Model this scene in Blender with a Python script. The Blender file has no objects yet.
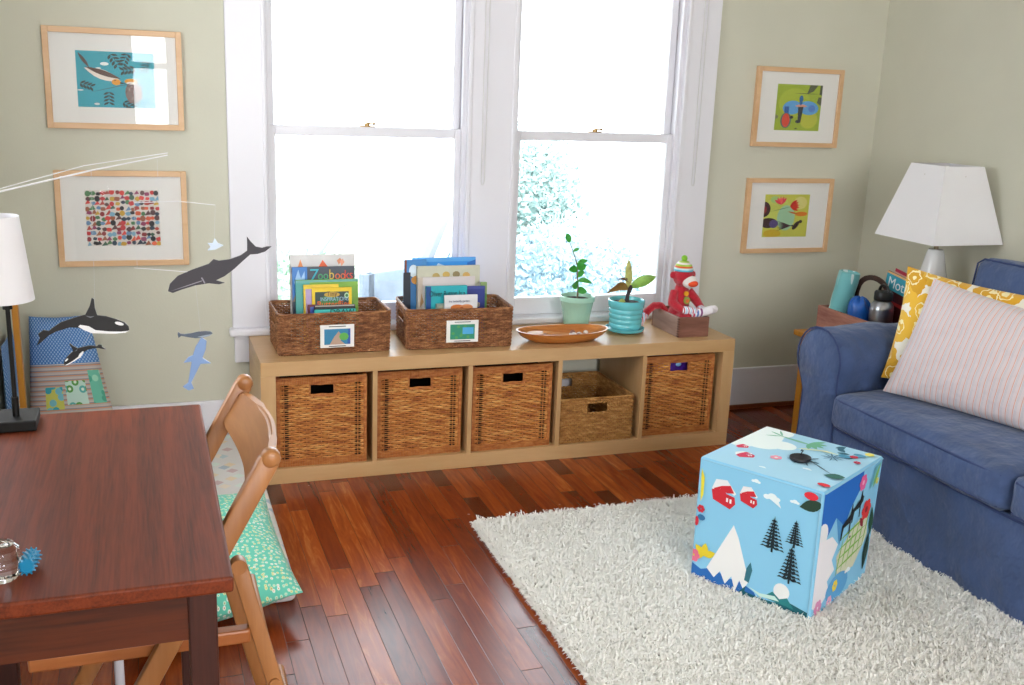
import bpy, bmesh, math, random
from mathutils import Vector, Matrix
from mathutils.geometry import tessellate_polygon
PI = math.pi
random.seed(7)
S = bpy.context.scene
COL = S.collection

# ---------------------------------------------------------------- camera
cd = bpy.data.cameras.new('camera'); cam = bpy.data.objects.new('camera', cd); COL.objects.link(cam)
yaw, pitch, roll = .3493, .2431, .0391
fw = Vector((math.sin(yaw)*math.cos(pitch), math.cos(yaw)*math.cos(pitch), -math.sin(pitch)))
r_ = Vector((math.cos(yaw), -math.sin(yaw), 0)); u_ = r_.cross(fw)
cr, sr = math.cos(roll), math.sin(roll)
X = cr*r_ + sr*u_; Y = -sr*r_ + cr*u_
cam.matrix_world = Matrix(((X.x, Y.x, -fw.x, -.3465), (X.y, Y.y, -fw.y, -3.4302), (X.z, Y.z, -fw.z, 1.3787), (0, 0, 0, 1)))
cd.sensor_width = 36; cd.lens = 36*1024.9/1024; cd.clip_start = .02; cd.clip_end = 200
S.camera = cam

# ---------------------------------------------------------------- sky, daylight, exposure
w = bpy.data.worlds.new('sky'); S.world = w; w.use_nodes = True
bg = w.node_tree.nodes['Background']; bg.inputs[0].default_value = (.86, .93, 1, 1); bg.inputs[1].default_value = 8.0
S.view_settings.view_transform = 'Standard'; S.view_settings.look = 'None'
S.view_settings.exposure = 0.0; S.view_settings.gamma = 1; S.view_settings.use_curve_mapping = False

def area(name, loc, rot, sx, sy, power, color, portal=False):
    l = bpy.data.lights.new(name, 'AREA'); l.shape = 'RECTANGLE'; l.size = sx; l.size_y = sy
    l.energy = power; l.color = color
    if portal: l.cycles.is_portal = True
    o = bpy.data.objects.new(name, l); COL.objects.link(o); o.location = loc; o.rotation_euler = rot
    return o
# daylight: the pair in view, one behind the camera, one added for side light
area('window_portal', (.46, .60, 1.3), (-PI/2, 0, 0), .78, 1.7, 1, (1, 1, 1), True)
area('window_portal', (1.40, .60, 1.3), (-PI/2, 0, 0), .78, 1.7, 1, (1, 1, 1), True)
area('window_daylight', (.55, -5.02, 1.45), (PI/2, 0, 0), 1.9, 1.5, 78, (1, .97, .93))
area('window_daylight', (-.86, -.85, 1.5), (0, -PI/2, 0), 1.2, 1.0, 9, (1, .98, .96))  # added lamp outside the left wall, lights the table side
sun = bpy.data.lights.new('sun', 'SUN'); sun.energy = 3.5; sun.angle = .02; sun.color = (1, .95, .85)
so = bpy.data.objects.new('sun', sun); COL.objects.link(so); so.rotation_euler = (math.radians(34), math.radians(31), 0)

# ---------------------------------------------------------------- helpers
def lin(c):
    if isinstance(c, str): c = tuple(int(c[i:i+2], 16) for i in (0, 2, 4))
    f = lambda v: v/12.92 if v <= .04045 else ((v+.055)/1.055)**2.4
    return tuple(f(v/255) for v in c[:3]) + (1,)
_m = {}
def nodes(name):
    m = bpy.data.materials.new(name); m.use_nodes = True; nt = m.node_tree
    return m, nt, nt.nodes['Principled BSDF'], lambda t, **k: _nn(nt, t, k)
def _nn(nt, t, k):
    n = nt.nodes.new(t)
    for a, v in k.items():
        if a.startswith('i_'): n.inputs[a[2:].replace('_', ' ')].default_value = v
        else: setattr(n, a, v)
    return n
def mat(color, rough=.6, metal=0, var=.0, scale=20, bump=0, bscale=60, sheen=0, spec=.5, coat=0, sub=0, trans=0, stretch=(1, 1, 1), bd=.01):
    """plain surface with procedural colour variation and bump"""
    key = ('p', color, rough, metal, var, scale, bump, bscale, sheen, spec, coat, sub, trans, stretch, bd)
    if key in _m: return _m[key]
    m, nt, b, N = nodes('m_'+str(color)); L = nt.links.new
    b.inputs['Base Color'].default_value = lin(color); b.inputs['Roughness'].default_value = rough
    b.inputs['Metallic'].default_value = metal; b.inputs['Specular IOR Level'].default_value = spec
    b.inputs['Sheen Weight'].default_value = sheen; b.inputs['Coat Weight'].default_value = coat
    b.inputs['Transmission Weight'].default_value = trans
    if sub:
        b.inputs['Subsurface Weight'].default_value = sub; b.inputs['Subsurface Radius'].default_value = (.02, .02, .02)
    if var or bump:
        tc = N('ShaderNodeTexCoord'); mp = N('ShaderNodeMapping'); mp.inputs['Scale'].default_value = stretch
        L(tc.outputs['Object'], mp.inputs[0])
        if var:
            n = N('ShaderNodeTexNoise', i_Scale=scale, i_Detail=4); L(mp.outputs[0], n.inputs['Vector'])
            c = lin(color); rp = N('ShaderNodeValToRGB'); L(n.outputs[0], rp.inputs[0])
            rp.color_ramp.elements[0].position = .3; rp.color_ramp.elements[1].position = .7
            rp.color_ramp.elements[0].color = tuple(x*(1-var) for x in c[:3])+(1,)
            rp.color_ramp.elements[1].color = tuple(min(1, x*(1+var)) for x in c[:3])+(1,)
            L(rp.outputs[0], b.inputs['Base Color'])
        if bump:
            n2 = N('ShaderNodeTexNoise', i_Scale=bscale, i_Detail=3); L(mp.outputs[0], n2.inputs['Vector'])
            bp = N('ShaderNodeBump', i_Strength=bump, i_Distance=bd); L(n2.outputs[0], bp.inputs['Height']); L(bp.outputs[0], b.inputs['Normal'])
    _m[key] = m; return m
def wood(light, dark, rough=.35, axis='y', scale=14, fine=1.0, coat=0, long=.12, spec=.5):
    key = ('w', light, dark, rough, axis, scale, coat)
    if key in _m: return _m[key]
    m, nt, b, N = nodes('wood_'+str(light)); L = nt.links.new
    tc = N('ShaderNodeTexCoord'); mp = N('ShaderNodeMapping')
    s = {'x': (long, 1, 1), 'y': (1, long, 1), 'z': (1, 1, long)}[axis]
    mp.inputs['Scale'].default_value = s; L(tc.outputs['Object'], mp.inputs[0])
    n = N('ShaderNodeTexNoise', i_Scale=scale, i_Detail=6, i_Roughness=.65, i_Distortion=.6); L(mp.outputs[0], n.inputs['Vector'])
    n3 = N('ShaderNodeTexNoise', i_Scale=scale*9, i_Detail=3); L(mp.outputs[0], n3.inputs['Vector'])
    mx = N('ShaderNodeMath', operation='MULTIPLY_ADD'); mx.inputs[1].default_value = .35*fine
    L(n3.outputs[0], mx.inputs[0]); L(n.outputs[0], mx.inputs[2])
    rp = N('ShaderNodeValToRGB'); L(mx.outputs[0], rp.inputs[0])
    e = rp.color_ramp.elements; e[0].position = .45; e[0].color = lin(dark); e[1].position = .85; e[1].color = lin(light)
    L(rp.outputs[0], b.inputs['Base Color']); b.inputs['Roughness'].default_value = rough
    b.inputs['Coat Weight'].default_value = coat; b.inputs['Coat Roughness'].default_value = .15; b.inputs['Specular IOR Level'].default_value = spec
    bp = N('ShaderNodeBump', i_Strength=.12, i_Distance=.004); L(mx.outputs[0], bp.inputs['Height']); L(bp.outputs[0], b.inputs['Normal'])
    _m[key] = m; return m

def nb(): return bmesh.new()
def obj(name, bm, m, parent=None, smooth=False, rel=True, kind=None, label=None, recalc=True):
    if parent is not None and rel:
        o_ = Vector((0, 0, 0)); p = parent
        while p: o_ += Vector(p.location); p = p.parent
        bmesh.ops.translate(bm, verts=bm.verts, vec=-o_)
    if recalc: bmesh.ops.recalc_face_normals(bm, faces=bm.faces)
    me = bpy.data.meshes.new(name); bm.to_mesh(me); bm.free()
    for x in (m if isinstance(m, (list, tuple)) else [m]): me.materials.append(x)
    if smooth:
        for p in me.polygons: p.use_smooth = True
        me.set_sharp_from_angle(angle=math.radians(40 if smooth is True else smooth))
    o = bpy.data.objects.new(name, me); COL.objects.link(o)
    if parent is not None: o.parent = parent
    if kind: o['kind'] = kind
    if label: o['label'] = label
    return o
def thing(name, label, cat, loc=(0, 0, 0), group=None, rotz=0):
    o = bpy.data.objects.new(name, None); COL.objects.link(o); o.location = loc; o.rotation_euler = (0, 0, rotz)
    o.empty_display_size = .05
    o['label'] = label; o['category'] = cat
    if group: o['group'] = group
    return o
def tag(o, label, cat, group=None):
    o['label'] = label; o['category'] = cat
    if group: o['group'] = group
    return o
def dup(root, loc, rotz, label, group=None):
    r = root.copy(); COL.objects.link(r); r.location = loc; r.rotation_euler = (0, 0, rotz); r['label'] = label
    if group: r['group'] = group
    for ch in list(root.children):
        c = ch.copy(); COL.objects.link(c); c.parent = r
        for g in ch.children:
            d = g.copy(); COL.objects.link(d); d.parent = c
    return r
def box(bm, x0, x1, y0, y1, z0, z1, bev=0, mi=0, seg=2, M=None):
    g = bmesh.ops.create_cube(bm, size=1); vs = g['verts']
    for v in vs:
        v.co = Vector(((x0+x1)/2 + v.co.x*(x1-x0), (y0+y1)/2 + v.co.y*(y1-y0), (z0+z1)/2 + v.co.z*(z1-z0)))
    fs = list({f for v in vs for f in v.link_faces})
    for f in fs: f.material_index = mi
    if bev:
        es = list({e for v in vs for e in v.link_edges})
        r = bmesh.ops.bevel(bm, geom=es, offset=bev, segments=seg, affect='EDGES', profile=.5)
        vs = list({v for f in r['faces'] for v in f.verts} | {v for v in vs if v.is_valid})
    if M is not None: bmesh.ops.transform(bm, matrix=M, verts=vs)
    return vs
def B(x0, x1, y0, y1, z0, z1, bev=0, M=None, seg=2):
    bm = nb(); box(bm, x0, x1, y0, y1, z0, z1, bev, 0, seg, M); return bm
def beam(bm, a, b, w, t, up=(0, 0, 1), bev=.002, round_ends=False, mi=0):
    """rectangular bar from a to b; w across, t along up"""
    a, b = Vector(a), Vector(b); d = (b-a); L = d.length; d.normalize()
    s = d.cross(Vector(up)).normalized(); u = s.cross(d)
    M = Matrix(((d.x, s.x, u.x, a.x), (d.y, s.y, u.y, a.y), (d.z, s.z, u.z, a.z), (0, 0, 0, 1)))
    return box(bm, 0, L, -w/2, w/2, -t/2, t/2, bev, mi, 2, M)
def tube(bm, pts, r, n=8, mi=0, caps=True):
    pts = [Vector(p) for p in pts]; rs = r if isinstance(r, (list, tuple)) else [r]*len(pts)
    rings = []; pn = None
    for i, p in enumerate(pts):
        t = (pts[min(i+1, len(pts)-1)] - pts[max(i-1, 0)]).normalized()
        if pn is None: pn = t.orthogonal().normalized()
        pn = (pn - t*pn.dot(t)).normalized(); bn = t.cross(pn)
        rings.append([bm.verts.new(p + (pn*math.cos(2*PI*k/n) + bn*math.sin(2*PI*k/n))*rs[i]) for k in range(n)])
    for i in range(len(rings)-1):
        for k in range(n):
            f = bm.faces.new((rings[i][k], rings[i][(k+1) % n], rings[i+1][(k+1) % n], rings[i+1][k])); f.material_index = mi
    if caps:
        for q in (rings[0], rings[-1]):
            try: bm.faces.new(q).material_index = mi
            except ValueError: pass
    return rings
def lathe(bm, prof, c=(0, 0, 0), n=32, mi=0, M=None):
    rings = []; vs = []
    for r, z in prof:
        if r < 1e-5: ring = [bm.verts.new((c[0], c[1], c[2]+z))]
        else: ring = [bm.verts.new((c[0]+r*math.cos(2*PI*k/n), c[1]+r*math.sin(2*PI*k/n), c[2]+z)) for k in range(n)]
        rings.append(ring); vs += ring
    for a, b in zip(rings, rings[1:]):
        for k in range(n):
            k2 = (k+1) % n
            q = [a[k % len(a)], a[k2 % len(a)], b[k2 % len(b)], b[k % len(b)]]
            q2 = []
            for v in q:
                if v not in q2: q2.append(v)
            if len(q2) > 2: bm.faces.new(q2).material_index = mi
    if M is not None: bmesh.ops.transform(bm, matrix=M, verts=vs)
    return vs
def ball(bm, c, r, n=16, mi=0, M=None):
    g = bmesh.ops.create_uvsphere(bm, u_segments=n, v_segments=max(6, n//2+2), radius=1)
    r = r if isinstance(r, (tuple, list)) else (r, r, r)
    for v in g['verts']:
        v.co = Vector((v.co.x*r[0], v.co.y*r[1], v.co.z*r[2]))
    if M is not None: bmesh.ops.transform(bm, matrix=M, verts=g['verts'])
    bmesh.ops.translate(bm, verts=g['verts'], vec=Vector(c))
    for f in {f for v in g['verts'] for f in v.link_faces}: f.material_index = mi
    return g['verts']
def poly(bm, pts, F, off=0, mi=0):
    """flat printed shape: 2-D outline mapped by F(u,v,off)"""
    tri = tessellate_polygon([[Vector((p[0], p[1], 0)) for p in pts]])
    vs = [bm.verts.new(F(p[0], p[1], off)) for p in pts]
    for t in tri:
        try: f = bm.faces.new([vs[i] for i in t]); f.material_index = mi
        except ValueError: pass
def prism(bm, pts, F, t, mi=0):
    tri = tessellate_polygon([[Vector((p[0], p[1], 0)) for p in pts]])
    a = [bm.verts.new(F(p[0], p[1], t/2)) for p in pts]; b = [bm.verts.new(F(p[0], p[1], -t/2)) for p in pts]
    for t3 in tri:
        try:
            bm.faces.new([a[i] for i in t3]).material_index = mi; bm.faces.new([b[i] for i in reversed(t3)]).material_index = mi
        except ValueError: pass
    n = len(pts)
    for i in range(n): bm.faces.new((a[i], a[(i+1) % n], b[(i+1) % n], b[i])).material_index = mi
def ell(cu, cv, ru, rv, n=16, ang=0, a0=0, a1=2*PI):
    out = []
    for k in range(n if a1-a0 >= 2*PI-1e-6 else n+1):
        t = a0+(a1-a0)*k/n; x, y = ru*math.cos(t), rv*math.sin(t)
        out.append((cu+x*math.cos(ang)-y*math.sin(ang), cv+x*math.sin(ang)+y*math.cos(ang)))
    return out
def leafp(cu, cv, L, W, ang, n=6):
    pts = []
    for k in range(n+1): t = k/n; pts.append((t*L, W/2*math.sin(PI*t)))
    for k in range(n-1, 0, -1): t = k/n; pts.append((t*L, -W/2*math.sin(PI*t)))
    return [(cu+x*math.cos(ang)-y*math.sin(ang), cv+x*math.sin(ang)+y*math.cos(ang)) for x, y in pts]
def h3(a, b, c=0):
    v = math.sin(a*12.9898+b*78.233+c*37.719)*43758.5453; return v-math.floor(v)
def cushion(bm, c4, t, n=22, pinch=.06, wr=.0, seed=0, mi=0, sq=2.6):
    """pillow over four corners (BL, BR, TR, TL): pinched corners, soft belly, wrinkles toward the corners"""
    c = [Vector(p) for p in c4]; nrm = (c[1]-c[0]).cross(c[3]-c[0]).normalized()
    def P(u, v, s):
        du, dv = abs(2*u-1), abs(2*v-1)
        uu, vv = u, v
        uu = .5+(u-.5)*(1-pinch*(1-dv**2)*du); vv = .5+(v-.5)*(1-pinch*(1-du**2)*dv)
        p = c[0]*(1-uu)*(1-vv)+c[1]*uu*(1-vv)+c[2]*uu*vv+c[3]*(1-uu)*vv
        h = max(0, (1-du**sq))**.55*max(0, (1-dv**sq))**.55
        w_ = wr*h*(math.sin(u*17+v*9+seed)*.5+math.sin(v*23-u*13+seed*2)*.35+math.sin((u+v)*31+seed)*.2)
        return p+nrm*s*(t/2*h+w_+.0008)
    g = {}; uvl = bm.loops.layers.uv.verify(); Lu = (c[1]-c[0]).length; Lv = (c[3]-c[0]).length; uvd = {}
    for s in (1, -1):
        for i in range(n+1):
            for j in range(n+1): g[s, i, j] = bm.verts.new(P(i/n, j/n, s)); uvd[g[s, i, j]] = (i/n*Lu, j/n*Lv)
        for i in range(n):
            for j in range(n):
                q = (g[s, i, j], g[s, i+1, j], g[s, i+1, j+1], g[s, i, j+1])
                bm.faces.new(q if s > 0 else q[::-1]).material_index = mi
    ed = [(i, 0) for i in range(n)]+[(n, j) for j in range(n)]+[(i, n) for i in range(n, 0, -1)]+[(0, j) for j in range(n, 0, -1)]
    for a, b in zip(ed, ed[1:]+ed[:1]): bm.faces.new((g[1, a[0], a[1]], g[-1, a[0], a[1]], g[-1, b[0], b[1]], g[1, b[0], b[1]])).material_index = mi
    for v, q in uvd.items():
        for l in v.link_loops: l[uvl].uv = q
    ring = [g[1, a[0], a[1]].co.copy() for a in ed]
    return P, nrm, ring
def text(name, s, m, parent, M, size, ext=.0003, align='LEFT', shear=0):
    cu = bpy.data.curves.new(name, 'FONT'); cu.body = s; cu.size = size; cu.extrude = ext; cu.align_x = align; cu.shear = shear
    o = bpy.data.objects.new(name, cu); COL.objects.link(o)
    me = bpy.data.meshes.new_from_object(o.evaluated_get(bpy.context.evaluated_depsgraph_get())); bpy.data.objects.remove(o)
    me.materials.clear(); me.materials.append(m); me.name = name
    o = bpy.data.objects.new(name, me); COL.objects.link(o)
    me.transform(M)
    if parent:
        off = Vector((0, 0, 0)); p = parent
        while p: off += Vector(p.location); p = p.parent
        me.transform(Matrix.Translation(-off)); o.parent = parent
    return o
def apply_mods(o):
    dg = bpy.context.evaluated_depsgraph_get(); me = bpy.data.meshes.new_from_object(o.evaluated_get(dg))
    o.modifiers.clear(); o.data = me; return o
def struct(name, bm, m, parent=None, smooth=False, recalc=True):
    o = obj(name, bm, m, parent, smooth, recalc=recalc); 
    if parent is None: o['kind'] = 'structure'
    return o

# ---------------------------------------------------------------- the room
W = .437                                    # back wall plane
XL, XR, YR, H = -.81, 2.745, -4.95, 2.5
WALL = mat('cac8b7', .75, var=.03, scale=3, bump=.05, bscale=180)
TRIM = mat('e2e0e6', .35, var=.01, scale=4, bump=.02, bscale=30)
CEIL = mat('e6e3da', .9)

def floor_mat():
    m, nt, b, N = nodes('plank_floor'); L = nt.links.new
    tc = N('ShaderNodeTexCoord'); sp = N('ShaderNodeSeparateXYZ'); L(tc.outputs['Object'], sp.inputs[0])
    def M(op, a, b_=None, c=None):
        n = N('ShaderNodeMath', operation=op)
        for i, v in enumerate((a, b_, c)):
            if v is None: continue
            if isinstance(v, (int, float)): n.inputs[i].default_value = v
            else: L(v, n.inputs[i])
        return n.outputs[0]
    xs = M('DIVIDE', sp.outputs[0], .0585); col = M('FLOOR', xs); fx = M('SUBTRACT', xs, col)
    wn = N('ShaderNodeTexWhiteNoise', noise_dimensions='1D'); L(col, wn.inputs['W'])
    ys = M('ADD', M('DIVIDE', sp.outputs[1], .72), M('MULTIPLY', wn.outputs[0], 9)); row = M('FLOOR', ys); fy = M('SUBTRACT', ys, row)
    cb = N('ShaderNodeCombineXYZ'); L(col, cb.inputs[0]); L(row, cb.inputs[1])
    w2 = N('ShaderNodeTexWhiteNoise', noise_dimensions='2D'); L(cb.outputs[0], w2.inputs['Vector'])
    # grain, shifted per board
    gv = N('ShaderNodeCombineXYZ'); L(sp.outputs[0], gv.inputs[0]); L(M('MULTIPLY', sp.outputs[1], .09), gv.inputs[1]); L(M('MULTIPLY', w2.outputs[0], 30), gv.inputs[2])
    g = N('ShaderNodeTexNoise', i_Scale=42, i_Detail=6, i_Roughness=.65, i_Distortion=1.2); L(gv.outputs[0], g.inputs['Vector'])
    v = M('ADD', M('MULTIPLY_ADD', w2.outputs[0], .46, .04), M('MULTIPLY', g.outputs[0], .62))
    rp = N('ShaderNodeValToRGB'); L(v, rp.inputs[0]); e = rp.color_ramp.elements
    e[0].position = .2; e[0].color = lin('381208'); e[1].position = .97; e[1].color = lin('c4763a')
    for p, c in ((.38, '571e0b'), (.6, '782c0d'), (.8, '984518')):
        q = e.new(p); q.color = lin(c)
    ex = M('MINIMUM', fx, M('SUBTRACT', 1, fx)); ey = M('MINIMUM', fy, M('SUBTRACT', 1, fy))
    gap = M('MINIMUM', M('DIVIDE', ex, .018), M('DIVIDE', ey, .0022)); gap = M('MINIMUM', gap, 1)
    mx = N('ShaderNodeMix', data_type='RGBA'); L(gap, mx.inputs[0]); mx.inputs[6].default_value = lin('2a0f08'); L(rp.outputs[0], mx.inputs[7])
    L(mx.outputs[2], b.inputs['Base Color'])
    n = N('ShaderNodeTexNoise', i_Scale=9, i_Detail=3); L(tc.outputs['Object'], n.inputs['Vector'])
    L(M('MULTIPLY_ADD', n.outputs[0], .14, .17), b.inputs['Roughness'])
    b.inputs['Specular IOR Level'].default_value = .5
    hgt = M('ADD', gap, M('MULTIPLY', g.outputs[0], .25))
    bp = N('ShaderNodeBump', i_Strength=.25, i_Distance=.002); L(hgt, bp.inputs['Height']); L(bp.outputs[0], b.inputs['Normal'])
    return m
struct('floor', B(XL-.12, XR+.12, YR-.12, W+.12, -.1, 0), floor_mat())
struct('ceiling', B(XL-.12, XR+.12, YR-.12, W+.12, H, H+.1), CEIL)
# window openings
O1, O2 = (.075, .845), (1.03, 1.768); ZS, ZT = .47, 2.12
def wall_y(name, y0, y1, x0, x1, holes):
    bm = nb(); xs = x0
    for a, b, z0, z1 in holes:
        box(bm, xs, a, y0, y1, 0, H); box(bm, a, b, y0, y1, 0, z0); box(bm, a, b, y0, y1, z1, H); xs = b
    box(bm, xs, x1, y0, y1, 0, H)
    return struct(name, bm, WALL)
wall_y('wall_back', W, W+.14, XL-.12, XR+.12, [(O1[0], O1[1], ZS-.03, ZT), (O2[0], O2[1], ZS-.03, ZT)])
wall_y('wall_rear', YR-.12, YR, XL-.12, XR+.12, [(-.40, 1.5, .7, 2.2)])
struct('wall_right', B(XR, XR+.12, YR, W, 0, H), WALL)
bm = nb(); box(bm, XL-.12, XL, YR, -1.35, 0, H); box(bm, XL-.12, XL, -.35, W, 0, H); box(bm, XL-.12, XL, -1.35, -.35, 0, .9); box(bm, XL-.12, XL, -1.35, -.35, 2.1, H)
struct('wall_left', bm, WALL)
# trim around the windows
def trim(n, bm, sm=False): return struct('trim_%d' % n, bm, TRIM, smooth=sm)
bm = nb(); box(bm, -.055, .075, W-.02, W, ZS, ZT+.02, .003)
box(bm, .068, .082, W-.024, W+.002, ZS, ZT, .004); trim(1, bm)
bm = nb(); box(bm, .845, 1.03, W-.02, W+.001, ZS, ZT+.02, .003); box(bm, .838, .856, W-.024, W+.002, ZS, ZT, .004); box(bm, 1.019, 1.037, W-.024, W+.002, ZS, ZT, .004); trim(2, bm)
bm = nb(); box(bm, 1.768, 1.911, W-.02, W, ZS, ZT+.02, .003); box(bm, 1.760, 1.776, W-.024, W+.002, ZS, ZT, .004); trim(3, bm)
bm = nb(); box(bm, -.08, 1.935, W-.025, W, ZT+.02, ZT+.16, .003); trim(4, bm)
bm = nb(); box(bm, -.068, 1.93, W-.05, W+.06, ZS-.028, ZS, .008); trim(5, bm)           # stool
bm = nb(); box(bm, -.05, 1.905, W-.018, W, .335, ZS-.028, .004); box(bm, -.05, 1.905, W-.024, W, ZS-.045, ZS-.028, .004); trim(6, bm)   # apron
for nm, q in (('back', (XL, XR, W-.016, W)), ('right', (XR-.016, XR, YR, W-.016)), ('left', (XL, XL+.016, YR, W-.016))):
    bm = nb(); box(bm, q[0], q[1], q[2], q[3], 0, .19, .004); bev = .002
    struct('baseboard_'+nm, bm, TRIM)
bm = nb(); box(bm, XL+.016, XR-.016, W-.03, W-.016, 0, .02, .004); box(bm, XR-.03, XR-.016, YR, W-.03, 0, .02, .004)
struct('trim_7', bm, wood('8a4a26', '5c2a14', .35, 'x'))

GLASS = None
def glass_mat():
    m, nt, b, N = nodes('pane_glass'); L = nt.links.new
    out = nt.nodes['Material Output']; tr = N('ShaderNodeBsdfTransparent'); gl = N('ShaderNodeBsdfGlossy'); gl.inputs['Roughness'].default_value = .02
    tr.inputs[0].default_value = (.96, .98, .98, 1)
    mx = N('ShaderNodeMixShader'); fr = N('ShaderNodeFresnel', i_IOR=1.45); L(fr.outputs[0], mx.inputs[0]); L(tr.outputs[0], mx.inputs[1]); L(gl.outputs[0], mx.inputs[2]); L(mx.outputs[0], out.inputs[0])
    return m
GLASS = glass_mat(); BRASS = mat('a88a5c', .35, metal=.8)
def window(n, x0, x1):
    r = bpy.data.objects.new('window_%d' % n, None); COL.objects.link(r); r.location = ((x0+x1)/2, W, ZS); r['kind'] = 'structure'
    bm = nb()
    box(bm, x0, x0+.012, W-.002, W+.14, ZS, ZT); box(bm, x1-.012, x1, W-.002, W+.14, ZS, ZT); box(bm, x0, x1, W-.002, W+.14, ZT-.012, ZT)
    box(bm, x0+.012, x0+.022, W+.0, W+.02, ZS, ZT, .002); box(bm, x1-.022, x1-.012, W+.0, W+.02, ZS, ZT, .002)
    box(bm, x0, x1, W+.06, W+.16, ZS-.03, ZS+.005)
    obj('jamb', bm, TRIM, r)
    ZM = 1.196
    def sash(nm, y, z0, z1, s, bot, top):
        a, b = x0+.013, x1-.013; bm = nb()
        box(bm, a, a+s, y, y+.034, z0, z1, .003); box(bm, b-s, b, y, y+.034, z0, z1, .003)
        box(bm, a+s, b-s, y, y+.034, z0, z0+bot, .003); box(bm, a+s, b-s, y, y+.034, z1-top, z1, .003)
        f = obj(nm, bm, TRIM, r); obj('pane', B(a+s-.004, b-s+.004, y+.015, y+.019, z0+bot-.004, z1-top+.004), GLASS, f)
        return f
    lo = sash('lower_sash', W+.022, ZS, ZM+.02, .030, .07, .036)
    up = sash('upper_sash', W+.058, ZM-.016, ZT-.012, .030, .036, .05)
    xc = (x0+x1)/2; bm = nb()
    box(bm, xc-.028, xc+.028, W+.026, W+.05, ZM+.02, ZM+.024, .001); lathe(bm, [(.0, 0), (.011, 0), (.011, .008), (0, .010)], (xc, W+.038, ZM+.024), 12)
    beam(bm, (xc-.004, W+.036, ZM+.034), (xc+.024, W+.03, ZM+.032), .007, .006); ball(bm, (xc+.025, W+.03, ZM+.032), .006, 8)
    obj('sash_lock', bm, BRASS, r, True)
    return r
window(1, *O1); window(2, *O2)
# window behind the camera: frame, sashes and muntin bars
r = bpy.data.objects.new('window_3', None); COL.objects.link(r); r.location = (.55, YR, .7); r['kind'] = 'structure'
bm = nb()
for x, x2 in ((-.42, -.38), (-.12, .02), (.70, .80), (1.46, 1.52)): box(bm, x, x2, YR-.1, YR+.015, .7, 2.2)
for z in (.7, 1.42, 2.15): box(bm, -.40, 1.5, YR-.08, YR+.01, z, z+.05)
obj('window_frame', bm, TRIM, r)
r = bpy.data.objects.new('window_4', None); COL.objects.link(r); r.location = (XL, -.85, .9); r['kind'] = 'structure'  # unseen window, added to let light in from the left
bm = nb()
for y in (-1.35, -.87, -.40): box(bm, XL-.1, XL+.015, y, y+.05, .9, 2.1)
for z in (.9, 1.47, 2.05): box(bm, XL-.08, XL+.01, -1.35, -.35, z, z+.05)
obj('window_frame', bm, TRIM, r)

CORD = mat('d9d8d6', .7)
for x, lb in ((.905, 'white looped blind cord hanging on the middle casing between the windows'), (1.835, 'white looped blind cord hanging on the right window casing')):
    bm = nb()
    pts = [(x-.008, W-.024, ZT+.0), (x-.008, W-.026, 1.3), (x-.006, W-.026, 1.02)] + [(x+.000-.006*math.cos(t), W-.026, 1.02-.012*math.sin(t)) for t in (PI/3, PI/2, 2*PI/3)] + [(x+.006, W-.026, 1.02), (x+.008, W-.026, 1.3), (x+.008, W-.024, ZT)]
    tube(bm, pts, .0014, 6)
    tag(obj('blind_cord', bm, CORD, smooth=True), lb, 'cord')

# ---------------------------------------------------------------- cubby shelf
BIRCH_X = wood('caa476', 'bd9463', .36, 'x', 10, .6); BIRCH_Z = wood('caa476', 'bd9463', .36, 'z', 10, .6)
sh = thing('cubby_shelf', 'long low birch cubby shelf with five openings under the windows', 'shelf', (.925, .197, 0))
SD, ST = .394, .443
obj('top_panel', B(0, 1.85, 0, SD, ST-.05, ST, .0015), BIRCH_X, sh)
obj('bottom_panel', B(0, 1.85, 0, SD, 0, .055, .0015), BIRCH_X, sh)
obj('side_panel', B(0, .05, .0005, SD, .055, ST-.05), BIRCH_Z, sh); obj('side_panel', B(1.80, 1.85, .0005, SD, .055, ST-.05), BIRCH_Z, sh)
CELL = []; xx = .05
for i in range(5):
    CELL.append((xx, xx+.337)); xx += .337
    if i < 4: obj('divider', B(xx, xx+.01625, .0015, SD, .055, ST-.05), BIRCH_Z, sh); xx += .01625

# ---------------------------------------------------------------- woven baskets
def rrect(x0, x1, y0, y1, r, step):
    """points round a rounded rectangle, anticlockwise from the front left, with outward normals"""
    out = []
    def seg(a, b, n):
        L = (Vector(b)-Vector(a)).length; k = max(1, round(L/step))
        for i in range(k): t = i/k; out.append((a[0]+(b[0]-a[0])*t, a[1]+(b[1]-a[1])*t, n[0], n[1]))
    def arc(cx, cy, a0):
        k = max(2, round(r*PI/2/step))
        for i in range(k): t = a0+PI/2*i/k; out.append((cx+r*math.cos(t), cy+r*math.sin(t), math.cos(t), math.sin(t)))
    seg((x0+r, y0), (x1-r, y0), (0, -1)); arc(x1-r, y0+r, -PI/2)
    seg((x1, y0+r), (x1, y1-r), (1, 0)); arc(x1-r, y1-r, 0)
    seg((x1-r, y1), (x0+r, y1), (0, 1)); arc(x0+r, y1-r, PI/2)
    seg((x0, y1-r), (x0, y0+r), (-1, 0)); arc(x0+r, y0+r, PI)
    return out
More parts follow.
